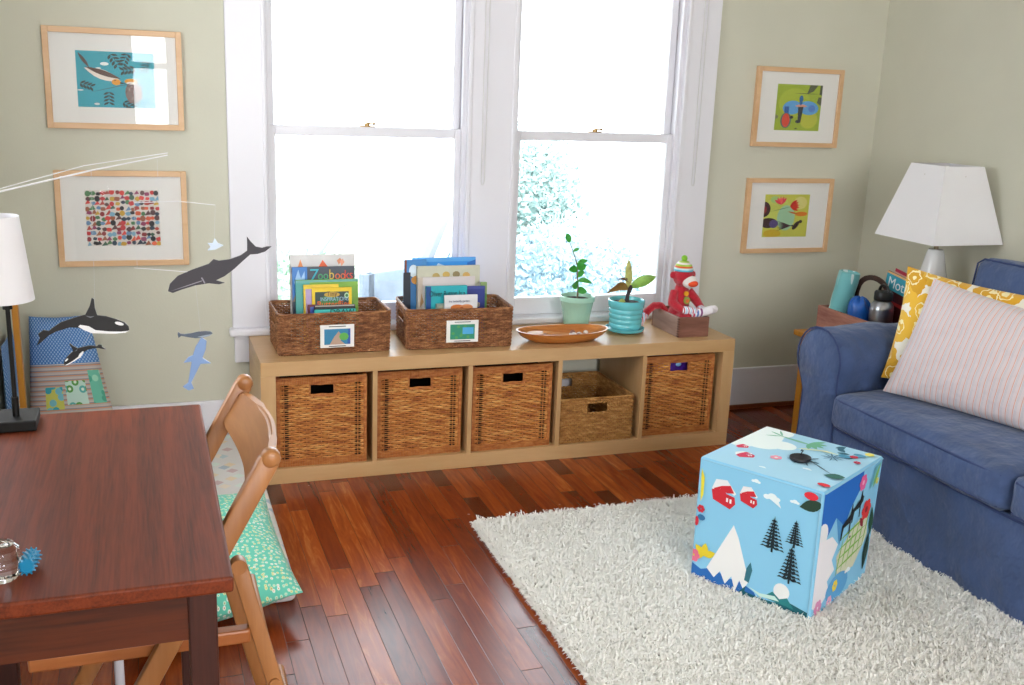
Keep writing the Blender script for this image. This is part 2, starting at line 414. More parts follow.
def woven(bm, path, z0, z1, rows, amp, hgt, th, phase_every=4, skip=None, thin=None, flare=0, jit=0, mis=(0,)):
    """rows of flat weavers going in and out of the stakes"""
    n = len(path); H_ = z1-z0
    for k in range(rows):
        z = z0+(k+.5)*H_/rows; prev = None; first = None; f_ = 1+flare*(z-z0)/H_
        mi = mis[int(h3(k, 3)*len(mis))] if len(mis) > 1 else mis[0]
        cx = sum(p[0] for p in path)/n; cy = sum(p[1] for p in path)/n
        for i in range(n+1):
            x, y, nx, ny = path[i % n]; x = cx+(x-cx)*f_; y = cy+(y-cy)*f_
            if skip and skip(x, y, z): prev = None; first = 'x'; continue
            o = amp*math.sin(PI*(i % n)/phase_every*2/1.0+(PI if k % 2 else 0)); hh = hgt*(thin(x, y) if thin else 1)
            zz = z+(h3(i % n, k)-.5)*jit; c = Vector((x+nx*o, y+ny*o, zz)); nn = Vector((nx, ny, 0))*th/2
            ring = [bm.verts.new(c+nn+Vector((0, 0, -hh/2*.6))), bm.verts.new(c+nn*1.3), bm.verts.new(c+nn+Vector((0, 0, hh/2*.6))), bm.verts.new(c+Vector((0, 0, hh/2))), bm.verts.new(c-nn), bm.verts.new(c+Vector((0, 0, -hh/2)))]
            if prev:
                for a in range(6): bm.faces.new((prev[a], prev[(a+1) % 6], ring[(a+1) % 6], ring[a])).material_index = mi
            prev = ring
def strand_mat(a, b, c, scale, rough=.55):
    m, nt, bs, N = nodes('wicker_'+a); L = nt.links.new
    tc = N('ShaderNodeTexCoord'); mp = N('ShaderNodeMapping'); mp.inputs['Scale'].default_value = (.6, .6, 2.4); L(tc.outputs['Object'], mp.inputs[0])
    n = N('ShaderNodeTexNoise', i_Scale=scale, i_Detail=5, i_Roughness=.7); L(mp.outputs[0], n.inputs['Vector'])
    rp = N('ShaderNodeValToRGB'); L(n.outputs[0], rp.inputs[0]); e = rp.color_ramp.elements
    e[0].position = .32; e[0].color = lin(a); e[1].position = .7; e[1].color = lin(c); q = e.new(.5); q.color = lin(b)
    L(rp.outputs[0], bs.inputs['Base Color']); bs.inputs['Roughness'].default_value = rough
    return m
RAT = strand_mat('8a4418', 'bf7834', 'dfa860', 26); RATD = strand_mat('8a4218', 'b06a30', 'c98a4c', 40)
def stakes(bm, path, every, z0, z1, r, off=2):
    for i in range(off, len(path), every):
        x, y, nx, ny = path[i]; tube(bm, [(x, y, z0), (x, y, z1)], r, 5)
def wrapped(bm, a, b, w, t, n, up=(0, 0, 1)):
    """rim wrapped in cane: a bar ringed by slight ridges"""
    a, b = Vector(a), Vector(b)
    for i in range(n):
        p, q = a+(b-a)*(i/n), a+(b-a)*((i+.93)/n); beam(bm, p, q, w, t, up, bev=.0015)
def rattan_basket(label, x, hole_item=False):
    Wd, D, Ht = .318, .33, .325
    r = thing('storage_basket', label, 'basket', (x, .178, .0552), 'woven baskets in the cubby shelf')
    x0, x1, y0, y1 = -Wd/2+.008, Wd/2-.008, -D/2+.008, D/2-.008
    path = rrect(x0, x1, y0, y1, .006, .0064)
    hx, hz = .040, (Ht-.066, Ht-.032)
    skip = lambda X_, Y_, z: (abs(X_) < hx and hz[0] < z < hz[1] and Y_ < 0)
    def thin(X_, Y_):
        d = Wd/2-.008-abs(X_) if Y_ < y0+.004 else D/2-.008-abs(Y_)
        return .40 if .013 < d < .033 else 1.0
    bm = nb(); woven(bm, path, .022, Ht-.024, 36, .0034, .0074, .0028, 8, skip, thin, jit=.0004)
    obj('weave', bm, RAT, r, smooth=60, rel=False)
    bm = nb(); stakes(bm, [(q if not (abs(q[0]) < hx and q[1] < 0) else (q[0], q[1]+.0, q[2], q[3])) for q in path], 4, .02, hz[0], .0019); stakes(bm, [q for q in path[2::4] if not (abs(q[0]) < hx and q[1] < 0)], 1, hz[0], Ht-.02, .0019, 0)
    box(bm, x0+.006, x1-.006, y0+.006, y1-.006, 0.004, .012)
    for sx in (-1, 1):
        for sy in (-1, 1): box(bm, sx*(Wd/2-.007)-.006, sx*(Wd/2-.007)+.006, sy*(D/2-.007)-.006, sy*(D/2-.007)+.006, .0, Ht-.005, .003)
    obj('stakes', bm, RATD, r, rel=False)
    bm = nb()
    for z, t in ((.012, .024), (Ht-.013, .026)):
        if z > .1: obj('base_rim', bm, RATD, r, rel=False); bm = nb()
        for sy in (-1, 1): wrapped(bm, (-Wd/2+.006, sy*(D/2-.008), z), (Wd/2-.006, sy*(D/2-.008), z), .014, t, 52)
        for sx in (-1, 1): wrapped(bm, (sx*(Wd/2-.008), -D/2+.006, z), (sx*(Wd/2-.008), D/2-.006, z), .014, t, 52)
    obj('rim', bm, RATD, r, rel=False)
    bm = nb()
    yf = y0-.002; a, b_ = hz[0]-.002, hz[1]+.002
    for q in ((-hx-.003, hx+.003, b_, b_+.004), (-hx-.003, hx+.003, a-.004, a), (-hx-.005, -hx, a-.004, b_+.004), (hx, hx+.005, a-.004, b_+.004)):
        box(bm, q[0], q[1], yf-.003, yf+.006, q[2], q[3], .001)
    obj('handle_opening', bm, RATD, r, rel=False)
    # near-black sheets behind the weave, standing in for the shade inside
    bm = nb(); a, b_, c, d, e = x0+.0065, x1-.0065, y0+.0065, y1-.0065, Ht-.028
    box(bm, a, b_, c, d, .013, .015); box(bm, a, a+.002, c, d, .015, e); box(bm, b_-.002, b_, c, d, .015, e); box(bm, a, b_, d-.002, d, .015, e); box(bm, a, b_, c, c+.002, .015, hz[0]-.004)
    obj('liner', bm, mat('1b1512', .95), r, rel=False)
    return r
b0 = rattan_basket('square rattan basket in the leftmost cubby of the shelf', CELL[0][0]+.165)
b0.rotation_euler.z = math.radians(-1.5)
spots = [(CELL[1][0]+.163, 'square rattan basket in the second cubby from the left, set back a little', 0, .188), (CELL[2][0]+.162, 'square rattan basket in the middle cubby of the shelf', .01, .180), (CELL[4][0]+.160, 'square rattan basket with a purple thing behind its handle hole, rightmost cubby', 0, .190)]
for x, lb, rz, y in spots: dup(b0, (x, y, .0552), rz, lb)
# purple toy seen through the handle hole of the last basket
bm = nb(); box(bm, CELL[4][0]+.105, CELL[4][0]+.215, .06, .18, .29, .362, .01); tx = CELL[4][0]+.16
ball(bm, (tx+.012, .058, .33), (.012, .006, .01), 10, 1)
bm2 = nb(); box(bm2, CELL[4][0]+.10, CELL[4][0]+.22, .065, .2, .071, .362, .01)
ball(bm2, (tx+.015, .066, .333), (.013, .006, .009), 10, 1); bm.free()
tag(obj('toy_box', bm2, [mat('4a1f8c', .35, var=.5, scale=60), mat('8fc0e8', .3)], smooth=True), 'purple box seen through the handle hole of the rightmost basket', 'box')

# low seagrass basket in the fourth cubby
SEA = strand_mat('7a4c22', 'a87438', 'd2a565', 38, .7)
r = thing('seagrass_basket', 'low open seagrass basket with a handle slot in the fourth cubby', 'basket', (CELL[3][0]+.160, .190, .0552), 'woven baskets in the cubby shelf')
path = rrect(-.154, .154, -.175, .175, .012, .0042)
bm = nb(); hs = lambda X_, Y_, z: abs(X_) < .040 and .120 < z < .156 and abs(Y_) > .1
woven(bm, path, .002, .172, 20, .0034, .0092, .004, 4, hs, jit=.0026); obj('weave', bm, SEA, r, smooth=60, rel=False)
bm = nb(); stakes(bm, [q for q in path[1::2] if not abs(q[0]) < .041], 1, .0, .172, .0018, 0); stakes(bm, [q for q in path[1::2] if abs(q[0]) < .041], 1, .0, .118, .0018, 0); box(bm, -.15, .15, -.17, .17, .001, .007); obj('base', bm, SEA, r, rel=False)
bm = nb(); pts = [(p[0], p[1], .176) for p in path]; tube(bm, pts+pts[:1], .0045, 6, caps=False)
obj('rim', bm, SEA, r, smooth=True, rel=False)
# book baskets on top
DARKW = strand_mat('4a2816', '8a5632', 'c08c5c', 60, .6)
def book_basket(label, x, y, rz):
    r = thing('book_basket', label, 'basket', (x, y, ST+.0005), 'book baskets on the shelf top', rz)
    Wd, D, Ht = .392, .240, .146
    path = rrect(-Wd/2, Wd/2, -D/2, D/2, .022, .0048)
    hs = lambda X_, Y_, z: abs(X_) > Wd/2*.9 and abs(Y_) < .045 and .092 < z < .118
    bm = nb(); woven(bm, path, .003, Ht-.004, 21, .0030, .0062, .0032, 4, hs, flare=.012, jit=.0012)
    obj('weave', bm, DARKW, r, smooth=60, rel=False)
    bm = nb()
    for i in range(1, len(path), 2):
        a = path[i]; tube(bm, [(a[0], a[1], .0), (a[0]*1.012, a[1]*1.012, Ht)], .0018, 5)
    box(bm, -Wd/2+.006, Wd/2-.006, -D/2+.006, D/2-.006, .001, .007); obj('base', bm, DARKW, r, rel=False)
    bm = nb(); pts = [(p[0]*1.012, p[1]*1.012, Ht) for p in path]; tube(bm, pts+pts[:1], .0048, 6, caps=False)
    obj('rim', bm, DARKW, r, smooth=True, rel=False)
    for s in (-1, 1):
        bm = nb(); X_ = s*(Wd/2*1.015)
        tube(bm, [(X_, -.05, .088), (X_, -.05, .122), (X_, .05, .122), (X_, .05, .088), (X_, -.05, .088)], .003, 6, caps=False); obj('handle', bm, DARKW, r, smooth=True, rel=False)
    return r
bA = book_basket('brown woven book basket on the left end of the shelf top', .268, .196, math.radians(.6))
bB = dup(bA, (.733, .187, ST+.0005), math.radians(-3.2), 'brown woven book basket nearer the middle of the shelf top')
for bk, cols, sh_ in ((bA, ('2f7fa8', 'b89a86', '5fae4e'), 0), (bB, ('2c8c6c', '4e9c58', '4aa6dc'), 1)):
    yf = -.1255; bm = nb(); c = .004
    box(bm, c-.060, c+.060, yf-.003, yf-.0012, .025, .107, .0004, 0)
    F = lambda u, v, o: Vector((c-.046+u*.092, yf-.0036-o, .036+v*.056))
    poly(bm, [(0, 0), (1, 0), (1, 1), (0, 1)], F, 0, 1)
    if sh_ == 0:
        poly(bm, [(.2, 0), (.38, .5), (.55, .85), (.68, .55), (.62, .25), (.8, 0)], F, .0003, 2)
        poly(bm, ell(.75, .5, .18, .25, 12), F, .0005, 3); poly(bm, [(.88, .0), (1, 0), (1, 1), (.92, 1)], F, .0004, 4)
    else:
        for k in range(14): poly(bm, ell(.1+.85*h3(k, 1), .1+.8*h3(k, 2), .07, .1, 7), F, .0002+.00003*k, 2)
        poly(bm, [(.5, .35), (.95, .35), (.95, .8), (.5, .8)], F, .0008, 3)
    for zz in (.030, .101): tube(bm, [(c-.03, yf-.004, zz), (c+.03, yf-.004, zz)], .0014, 5, 5)
    o = obj('label_card', bm, [mat('eceae6', .5), mat(cols[0], .4), mat(cols[1], .4), mat(cols[2], .4), mat('2454a4', .4), mat('1c1c1e', .3, metal=.5)], bk, rel=False, recalc=False)
    o['label'] = 'white label card with a picture'

# ---------------------------------------------------------------- books
PAPER = mat('e8e2d2', .8)
def book(label, x0, x1, y, ztop, th, cover, group, shapes=(), txt=None, lean=.10, z0=.4512, spine=None, rot=0, yb=None, cat='book'):
    """upright book: cover facing the room; its foot at y, leaning back"""
    r = thing('picture_book', label, cat, ((x0+x1)/2, y, z0), group)
    w_, h_ = (x1-x0), (ztop-z0)/math.cos(lean)
    R_ = Matrix.Rotation(rot, 4, 'Z') @ Matrix.Rotation(-lean, 4, 'X')
    C_ = mat(cover, .35, var=.04, scale=30)
    bm = nb(); box(bm, -w_/2, w_/2, 0, .002, 0, h_, .0006, 0, M=R_); box(bm, -w_/2, w_/2, th-.002, th, 0, h_, .0006, 0, M=R_); box(bm, -w_/2, -w_/2+.002, 0, th, 0, h_, .0006, 1, M=R_)
    cs = [C_, mat(spine or cover, .4)]
    F = lambda u, v, o: R_ @ Vector((-w_/2+u*w_, -o-.0003, v*h_))
    for i, (pts, c) in enumerate(shapes):
        cs.append(mat(c, .35)); poly(bm, pts, F, .0001*(i+1), len(cs)-1)
    obj('cover', bm, cs, r, rel=False, recalc=False)
    obj('pages', B(-w_/2+.003, w_/2-.003, .0022, th-.0022, .003, h_-.003, M=R_), PAPER, r, rel=False)
    for t in (txt or []):
        s, u, v, size, col = t[:5]
        M_ = R_ @ Matrix.Translation((-w_/2+u*w_, -.0034, v*h_)) @ Matrix.Rotation(PI/2, 4, 'X')
        if len(t) > 5: M_ = M_ @ Matrix.Diagonal((t[5], 1, 1, 1))
        o = text('cover_lettering', s, mat(col, .4), None, M_, size); o.parent = r
    return r
RECT = lambda a, b, c, d: [(a, b), (c, b), (c, d), (a, d)]
gA, gB = 'books in the left book basket', 'books in the right book basket'
book('tall white picture book with orange triangles at the back of the left basket', .137, .372, .245, .768, .010, 'd6d3d2', gA,
     [([(.42, .84), (.60, .84), (.5, .94)], 'e8602c'), ([(.12, .86), (.2, .86), (.16, .95)], 'e08a50'), ([(.75, .88), (.8, .93), (.77, .96), (.72, .93)], 'd88860'), ([(.79, .86), (.84, .91), (.81, .95), (.77, .92)], 'e8a080'), (RECT(0, .0, 1, .02), 'cccccc')], lean=.05)
book('dark slate book with rainbow coloured lettering in the left basket', .141, .366, .222, .728, .006, '3a4350', gA,
     [(RECT(.0, .55, .24, 1), '3a7cc8'), ([(.03, .8), (.10, .97), (.14, .85), (.2, .95), (.2, .7), (.08, .7)], '9cc4ec'), ([(.0, .55), (.24, .55), (.24, .72), (.1, .75)], '8a7a6a')],
     [('Z', .275, .805, .068, '35b4c8', .8), ('oo', .405, .835, .044, '3fa06a', .8), ('b', .58, .835, .052, 'd8b84a', .8), ('oo', .68, .835, .044, 'e06c3a', .8), ('ks', .83, .835, .047, 'd8483a', .8)], lean=.05)
book('large lime green and teal book in the left basket behind the yellow one', .150, .374, .196, .685, .014, '7fae3e', gA,
     [(RECT(0, 0, .22, 1), '4fa6a0'), (RECT(.0, .965, 1, 1), '66a8a0'), ([(.9, .2), (.98, .35), (.97, .55), (.88, .7)], '5c9c30')], lean=.05, spine='3f9c98')
book('thin yellow and lilac magazine edge showing left of the butterfly one', .174, .300, .178, .672, .004, 'e8c838', gA, [(RECT(.06, .3, .5, .93), 'b9a3cc'), (RECT(.12, .2, .6, .5), '4c3f86'), (RECT(.2, .25, .5, .4), 'a8283c')], lean=.05)
book('yellow bordered magazine with a green cover and a butterfly headline', .202, .345, .166, .662, .004, 'ecc91e', gA,
     [(RECT(.08, .0, .92, .93), '27403c'), (ell(.45, .72, .28, .16, 16), '3f7a38'), (ell(.5, .88, .2, .045, 14), 'c8a43c'), (ell(.87, .86, .06, .05, 14), 'b8d8b0'), (ell(.87, .86, .035, .028, 14), '3c7c48')],
     [('Tiny', .36, .86, .024, '5c3c1c', .9), ('INSPIRATIONS', .2, .775, .020, '9cc0d8', .8), ('Butterflies', .12, .67, .032, 'ee6a2c', .9)], lean=.05)
book('red and navy book sunk low in the left basket by the magazine', .185, .225, .152, .605, .006, '6c2238', gA, [(RECT(.2, .6, .7, .95), '3c58a8')], lean=.05)
book('black edged paperback standing behind the small turquoise one at the basket front', .206, .352, .140, .604, .008, '22201f', gA, [(RECT(.02, .97, .98, 1), 'b0a8a0')], lean=.05)
book('turquoise book with bold dark letters at the front of the left basket', .204, .350, .118, .592, .014, '2bb4b0', gA, [(RECT(0, .9, 1, 1), '49c8c0')], [('DRAW', .36, .868, .030, '10302e', .95)], lean=.05)
# right basket
book('bright sky blue picture book with a white cloud at the back of the right basket', .590, .838, .252, .748, .010, '2c8ee0', gB,
     [([(.28, .62), (.3, .8), (.4, .93), (.5, .9), (.56, .78), (.62, .62)], 'b8d4ee'), (RECT(0, .95, 1, 1), '58a8ec'), ([(.9, .72), (1, .7), (1, .97), (.86, .93)], '1c68c0')],
     [('Little Cloud', .33, .79, .030, '1a3c78', 1.0)], lean=.04)
book('blue and gold spined picture book at the left end of the right basket', .556, .640, .236, .744, .012, '3f84c4', gB, [(RECT(.0, .0, .1, 1), '7a3a28'), (ell(.4, .86, .2, .08, 12), 'd8e8f4'), (RECT(.1, .0, 1, .25), 'c8a030'), (ell(.6, .74, .3, .06, 12), 'd89840')], lean=.04)
book('slim black book at the left edge of the right basket', .548, .575, .218, .700, .006, '1c2434', gB, [], lean=.04)
book('cream book with small painted figures in the right basket', .600, .846, .222, .722, .010, 'c9c8b4', gB,
     [(ell(.3+.16*k, .86+.02*math.sin(k), .06, .045, 10), c) for k, c in enumerate(('b8a060', 'c8a858', '8c7c54', 'd0a860'))]+[(ell(.2+.06*k, .78, .025, .03, 8), '9a9a80') for k in range(3)]+[(ell(.85, .8, .07, .04, 9), 'a8a498')],
     [('GOODNIGHT', .22, .725, .025, '2e2a28', .85), ('DOG', .60, .725, .025, '4a2e28', .9)], lean=.04)
book('plain white picture book behind the turquoise one in the right basket', .600, .822, .205, .683, .008, 'd9cfce', gB, [(RECT(.0, .0, .08, 1), 'c8b8a8'), ([(.03, .5), (.1, .6), (.06, .75)], 'b0885c')], lean=.04)
book('navy book with gold lettering at the right of the right basket', .745, .850, .168, .652, .010, '34408c', gB, [(RECT(.0, .95, 1, 1), '48509c')], [('The', .38, .62, .032, 'd8c078', .9), ('one', .34, .45, .026, 'b8b0c0', .9)], lean=.04)
book('green ringed board book at the far right of the right basket', .838, .862, .180, .664, .010, '8aa468', gB, [(RECT(.3, .2, 1, .8), '5c8c4c')], lean=.04)
book('turquoise picture book with a dark title in the right basket', .616, .774, .148, .660, .012, '22a9b4', gB, [(RECT(0, .0, .12, 1), '1c4c8c')], [('Oliver Button Is a', .07, .82, .029, '173a44', .66)], lean=.04)
book('small grey board book beside the white butterfly one in the right basket', .650, .690, .128, .598, .010, '8fa094', gB, [(ell(.5, .9, .3, .06, 10), 'b0a890')], lean=.04)
book('small white book with orange butterfly shapes at the front of the right basket', .676, .803, .110, .632, .010, 'e4e2e4', gB,
     [(ell(.38, .745, .2, .065, 14), 'd87c3c'), (ell(.66, .745, .2, .065, 14), 'e0905c'), (ell(.52, .72, .06, .04, 10), 'b85a30')], [('the butterfly garden', .12, .86, .011, '5c5c7c', .9)], lean=.04)

# ---------------------------------------------------------------- wooden bowl, pots and plants
WOODB = wood('cc8440', '96501f', .3, 'x', 12)
bm = nb()
def boat(bm, L, Wd, Ht, cx, cy, cz, t=.008, n=40):
    prof = [(0, .0), (.55, .0), (.75, .15), (.92, .55), (1.0, .95), (1.01, 1.0), (.97, 1.0), (.95, .93), (.86, .55), (.68, .26), (.5, .2), (0, .19)]
    rings = []
    for s, z in prof:
        ring = []
        for k in range(n):
            a = 2*PI*k/n; ca, sa = math.cos(a), math.sin(a)
            sx = math.copysign(abs(ca)**.8, ca); sy = math.copysign(abs(sa)**.95, sa)
            ring.append(bm.verts.new((cx+s*L/2*sx, cy+s*Wd/2*sy, cz+z*Ht+(.004*abs(sx)**3*z))) if s else None)
        if s == 0: ring = [bm.verts.new((cx, cy, cz+z*Ht))]
        rings.append(ring)
    for a, b in zip(rings, rings[1:]):
        for k in range(n):
            q = []
            for v in (a[k % len(a)], a[(k+1) % n % len(a)], b[(k+1) % n % len(b)], b[k % len(b)]):
                if v not in q: q.append(v)
            if len(q) > 2: bm.faces.new(q)
boat(bm, .372, .172, .042, 1.148, .112, ST+.0005)
bowl = tag(obj('dough_bowl', bm, WOODB, smooth=True), 'long shallow carved wooden bowl on the shelf top', 'bowl')
bowl.rotation_euler = (0, 0, 0)
bm = nb(); Z0 = ST+.0135; zs = .030
lathe(bm, [(0, -.008), (.018, -.005), (.026, 0), (.027, .004), (0, .005)], (0, 0, 0), 18, M=Matrix.Translation((1.048, .120, ST+zs)) @ Matrix.Diagonal((1.5, 1, 1, 1)))
tube(bm, [(1.07, .119, ST+zs+.002), (1.12, .110, ST+zs-.003), (1.17, .098, ST+zs-.005)], [.009, .006, .0065], 8)
tag(obj('wooden_spoon', bm, wood('c88c50', 'a8683a', .5, 'x', 20), smooth=True), 'small wooden spoon lying in the carved bowl', 'spoon')
for k in range(9):
    a = k*2.4; rr = .012+.0035*k; x, y = 1.205+rr*math.cos(a)*1.1, .104+rr*math.sin(a)*.55; bm = nb()
    ball(bm, (x, y, Z0+.0085+(.006 if k > 5 else 0)), (.010, .009, .008), 10)
    tag(obj('sea_shell', bm, mat(('d8cfc8', 'b08a78', '8a5a50', 'e0d8d4')[k % 4], .4, var=.3, scale=90), smooth=True), 'small pale shells heaped in the right half of the carved bowl', 'shell', 'shells in the carved bowl')

def pot(name, label, c, prof, cm, flute=0, ridges=False, saucer=None, rim_n=48):
    r = thing(name, label, 'plant', c)
    zo = .012 if saucer else 0
    bm = nb(); lathe(bm, [(a, z+zo) for a, z in prof], (0, 0, 0), rim_n)
    if flute:
        for v in bm.verts:
            R0 = math.hypot(v.co.x, v.co.y); a = math.atan2(v.co.y, v.co.x)
            if R0 > .03 and .012 < v.co.z-zo < prof[flute][1]: k = 1-.035*(abs(math.sin(a*12))); v.co.x *= k; v.co.y *= k
    obj('pot', bm, cm, r, smooth=True, rel=False)
    if saucer:
        s = saucer; bm = nb(); lathe(bm, [(0, 0), (s*.72, 0), (s*.95, .008), (s, .018), (s*.96, .019), (s*.9, .011), (s*.7, .008), (0, .008)], (0, 0, 0), 40)
        obj('saucer', bm, cm, r, smooth=True, rel=False)
    return r
MINT = mat('a8d4c0', .25, var=.06, scale=12, coat=.3); TEAL = mat('66c2cc', .22, var=.08, scale=14, coat=.4)
SOIL = mat('2c211c', .95, var=.5, scale=90, bump=.8, bscale=120)
def leaf3(bm, base, d, L, Wd, up=(-.35, -1, .45), droop=.3, n=8, mi=0, fold=.25, wav=0):
    d = Vector(d).normalized(); s = d.cross(Vector(up)).normalized(); u = s.cross(d); prev = None; t_ = .0006
    top = []; 
    for i in range(n+1):
        t = i/n; c = Vector(base)+d*L*t+Vector((0, 0, -droop*L*t*t)); w_ = Wd/2*(math.sin(PI*min(1, t*.93+.05))**.8)*(1 if i not in (n,) else .12)
        ww = u*wav*math.sin(t*14)
        a = [c-s*w_+u*fold*w_+ww, c, c+s*w_+u*fold*w_-ww]
        top.append(([bm.verts.new(p+u*t_) for p in a], [bm.verts.new(p-u*t_) for p in a]))
    for (a, a2), (b, b2) in zip(top, top[1:]):
        for k in range(2):
            bm.faces.new((a[k], a[k+1], b[k+1], b[k])).material_index = mi; bm.faces.new((a2[k+1], a2[k], b2[k], b2[k+1])).material_index = mi
        bm.faces.new((a[0], b[0], b2[0], a2[0])).material_index = mi; bm.faces.new((b[2], a[2], a2[2], b2[2])).material_index = mi
p1 = pot('potted_seedling', 'tall thin seedling in a pale mint fluted pot by the right window', (1.290, .312, ST+.0005),
         [(0, 0), (.046, 0), (.050, .004), (.056, .05), (.0665, .108), (.071, .112), (.071, .130), (.067, .132), (.064, .128), (.062, .112), (0, .110)], MINT, 4, saucer=None, rim_n=96)
bm = nb(); lathe(bm, [(0, .104), (.061, .110), (.058, .116), (.02, .119), (0, .118)], n=24); obj('soil', bm, SOIL, p1, smooth=True, rel=False)
G1 = mat('3f9a3a', .4, var=.25, scale=40); STEM = mat('6a5a44', .7, var=.3, scale=60)
bm = nb(); sp = [(0, 0, .11), (.002, 0, .16), (-.004, .002, .21), (-.006, 0, .25), (-.020, 0, .29), (-.034, .002, .325), (-.046, 0, .350)]
tube(bm, sp, [.004, .0035, .003, .0026, .002, .0016, .0012], 7); obj('stem', bm, STEM, p1, smooth=True, rel=False)
for (b_, d, L, w_, dr) in (((.0, 0, .150), (.35, -.5, .25), .042, .026, .3), ((.0, 0, .17), (-.6, -.5, .4), .052, .032, .3), ((.0, 0, .19), (.9, -.2, .35), .055, .020, .5), ((-.003, 0, .205), (.5, .3, .5), .045, .02, .2),
                          ((-.005, 0, .235), (-.9, -.3, .35), .045, .026, .2), ((-.005, 0, .240), (.3, -.6, .5), .048, .030, .2), ((-.008, 0, .26), (.95, .1, .5), .045, .018, .2), ((-.028, 0, .31), (.8, -.2, .8), .03, .012, .3), ((-.046, 0, .348), (-.35, -.1, .9), .040, .020, .1)):
    bm = nb(); leaf3(bm, b_, d, L*1.15, w_*1.2, droop=dr); obj('leaf', bm, G1, p1, smooth=True, rel=False)
p2 = pot('potted_bromeliad', 'small plant with brown and green leaves in a ribbed teal pot', (1.459, .205, ST+.0005),
         [(0, 0), (.058, 0), (.062, .004), (.066, .012), (.066, .02), (.0625, .026), (.0665, .032), (.0665, .040), (.0635, .046), (.068, .052), (.068, .060), (.065, .066), (.0695, .072), (.0695, .080), (.0665, .086), (.072, .092), (.074, .108), (.074, .118), (.070, .120), (.067, .114), (.066, .098), (0, .096)], TEAL, saucer=.079)
bm = nb(); lathe(bm, [(0, .108), (.0665, .110), (.055, .120), (.02, .124), (0, .122)], n=24); obj('soil', bm, SOIL, p2, smooth=True, rel=False)
bm = nb(); tube(bm, [(.0, 0, .112), (.004, 0, .15), (.012, -.004, .178), (.014, -.004, .19)], [.009, .008, .009, .005], 8); obj('stem', bm, mat('2e2428', .7, var=.4, scale=80), p2, smooth=True, rel=False)
for b_, d, L, w_, c, dr, wv in (((.012, 0, .180), (.85, -.25, .52), .118, .044, '7aa43c', .1, 0), ((.006, 0, .18), (-.1, .0, .9), .075, .030, 'b0b060', -.55, .002), ((.004, 0, .172), (-.92, -.25, .62), .130, .040, '8a6a34', .60, .004), ((-.01, -.01, .122), (-.9, -.5, .14), .052, .032, 'a8b45c', .2, 0), ((.008, .0, .20), (-.75, .1, .8), .075, .014, '5c4030', .6, .002)):
    bm = nb(); leaf3(bm, b_, d, L, w_, droop=dr, wav=wv, fold=.2); obj('leaf', bm, mat(c, .4, var=.35, scale=25), p2, smooth=True, rel=False)

# ---------------------------------------------------------------- wooden box and sock monkey
cb = thing('wooden_box', 'small open dovetailed wooden box on the right end of the shelf top', 'box', (1.692, .175, ST+.0005))
BXW = wood('8c6050', '643a2c', .45, 'x', 16); bx0, bx1, by0, by1, bz, bh = 1.624, 1.760, .062, .292, ST+.0005, .080
bm = nb(); box(bm, bx0, bx1, by0, by0+.011, bz, bz+bh, .001); obj('front_board', bm, BXW, cb)
obj('back_board', B(bx0, bx1, by1-.011, by1, bz, bz+bh, .001), BXW, cb)
obj('side_board', B(bx0, bx0+.010, by0+.011, by1-.011, bz, bz+bh, .001), wood('a08478', '80625a', .45, 'y', 16), cb); obj('side_board', B(bx1-.010, bx1, by0+.011, by1-.011, bz, bz+bh, .001), BXW, cb)
obj('bottom_board', B(bx0+.010, bx1-.010, by0+.011, by1-.011, bz+.001, bz+.008), BXW, cb)
bm = nb()
for k in range(8): box(bm, bx0-.0006, bx0+.004, by0-.0006, by0+.012, bz+.003+k*.0098, bz+.007+k*.0098)
obj('finger_joint', bm, mat('4a281c', .5), cb)

RED = mat('c4142e', .9, var=.12, scale=120, bump=.6, bscale=500, sheen=.3)
def stripes_mat(name, cols, axis, scale, off=0):
    m, nt, b, N = nodes(name); L = nt.links.new; tc = N('ShaderNodeTexCoord'); sp = N('ShaderNodeSeparateXYZ'); L(tc.outputs['Object'], sp.inputs[0])
    a = N('ShaderNodeMath', operation='MULTIPLY_ADD'); a.inputs[1].default_value = scale; a.inputs[2].default_value = off; L(sp.outputs['XYZ'.index(axis)], a.inputs[0])
    fr = N('ShaderNodeMath', operation='FRACT'); L(a.outputs[0], fr.inputs[0]); rp = N('ShaderNodeValToRGB'); rp.color_ramp.interpolation = 'CONSTANT'; L(fr.outputs[0], rp.inputs[0])
    e = rp.color_ramp.elements; e[0].position = 0; e[0].color = lin(cols[0]); e[1].position = 1/len(cols); e[1].color = lin(cols[1])
    for i, c in enumerate(cols[2:]): q = e.new((i+2)/len(cols)); q.color = lin(c)
    L(rp.outputs[0], b.inputs['Base Color']); b.inputs['Roughness'].default_value = .9; b.inputs['Sheen Weight'].default_value = .3
    return m
mk = thing('sock_monkey', 'red knitted sock monkey with a bobble hat sitting in the wooden box', 'stuffed toy', (1.69, .19, ST+.009))
bm = nb(); mx, my = 1.686, .175
def lift(bm):
    for v in bm.verts:
        t = min(1, max(0, (v.co.z-.56)/.06)); v.co.z += .014*t
    return bm
ball(bm, (mx, my+.01, .505), (.044, .046, .055), 20); ball(bm, (mx-.002, my, .560), (.040, .036, .055), 20); ball(bm, (mx, my-.003, .60), (.030, .028, .035), 16); 
ball(bm, (mx, my-.012, .655), (.043, .042, .042), 22)
for s in (-1, 1): ball(bm, (mx+s*.045, my-.004, .662), (.014, .008, .015), 12)
def chain(bm, pts, rs, n=14):
    pts = [Vector(p) for p in pts]; f = []
    for i in range(len(pts)-1):
        for k in range(6): t = k/6; f.append((pts[i].lerp(pts[i+1], t), rs[i]*(1-t)+rs[i+1]*t))
    f.append((pts[-1], rs[-1])); tube(bm, [p for p, _ in f], [q for _, q in f], n)
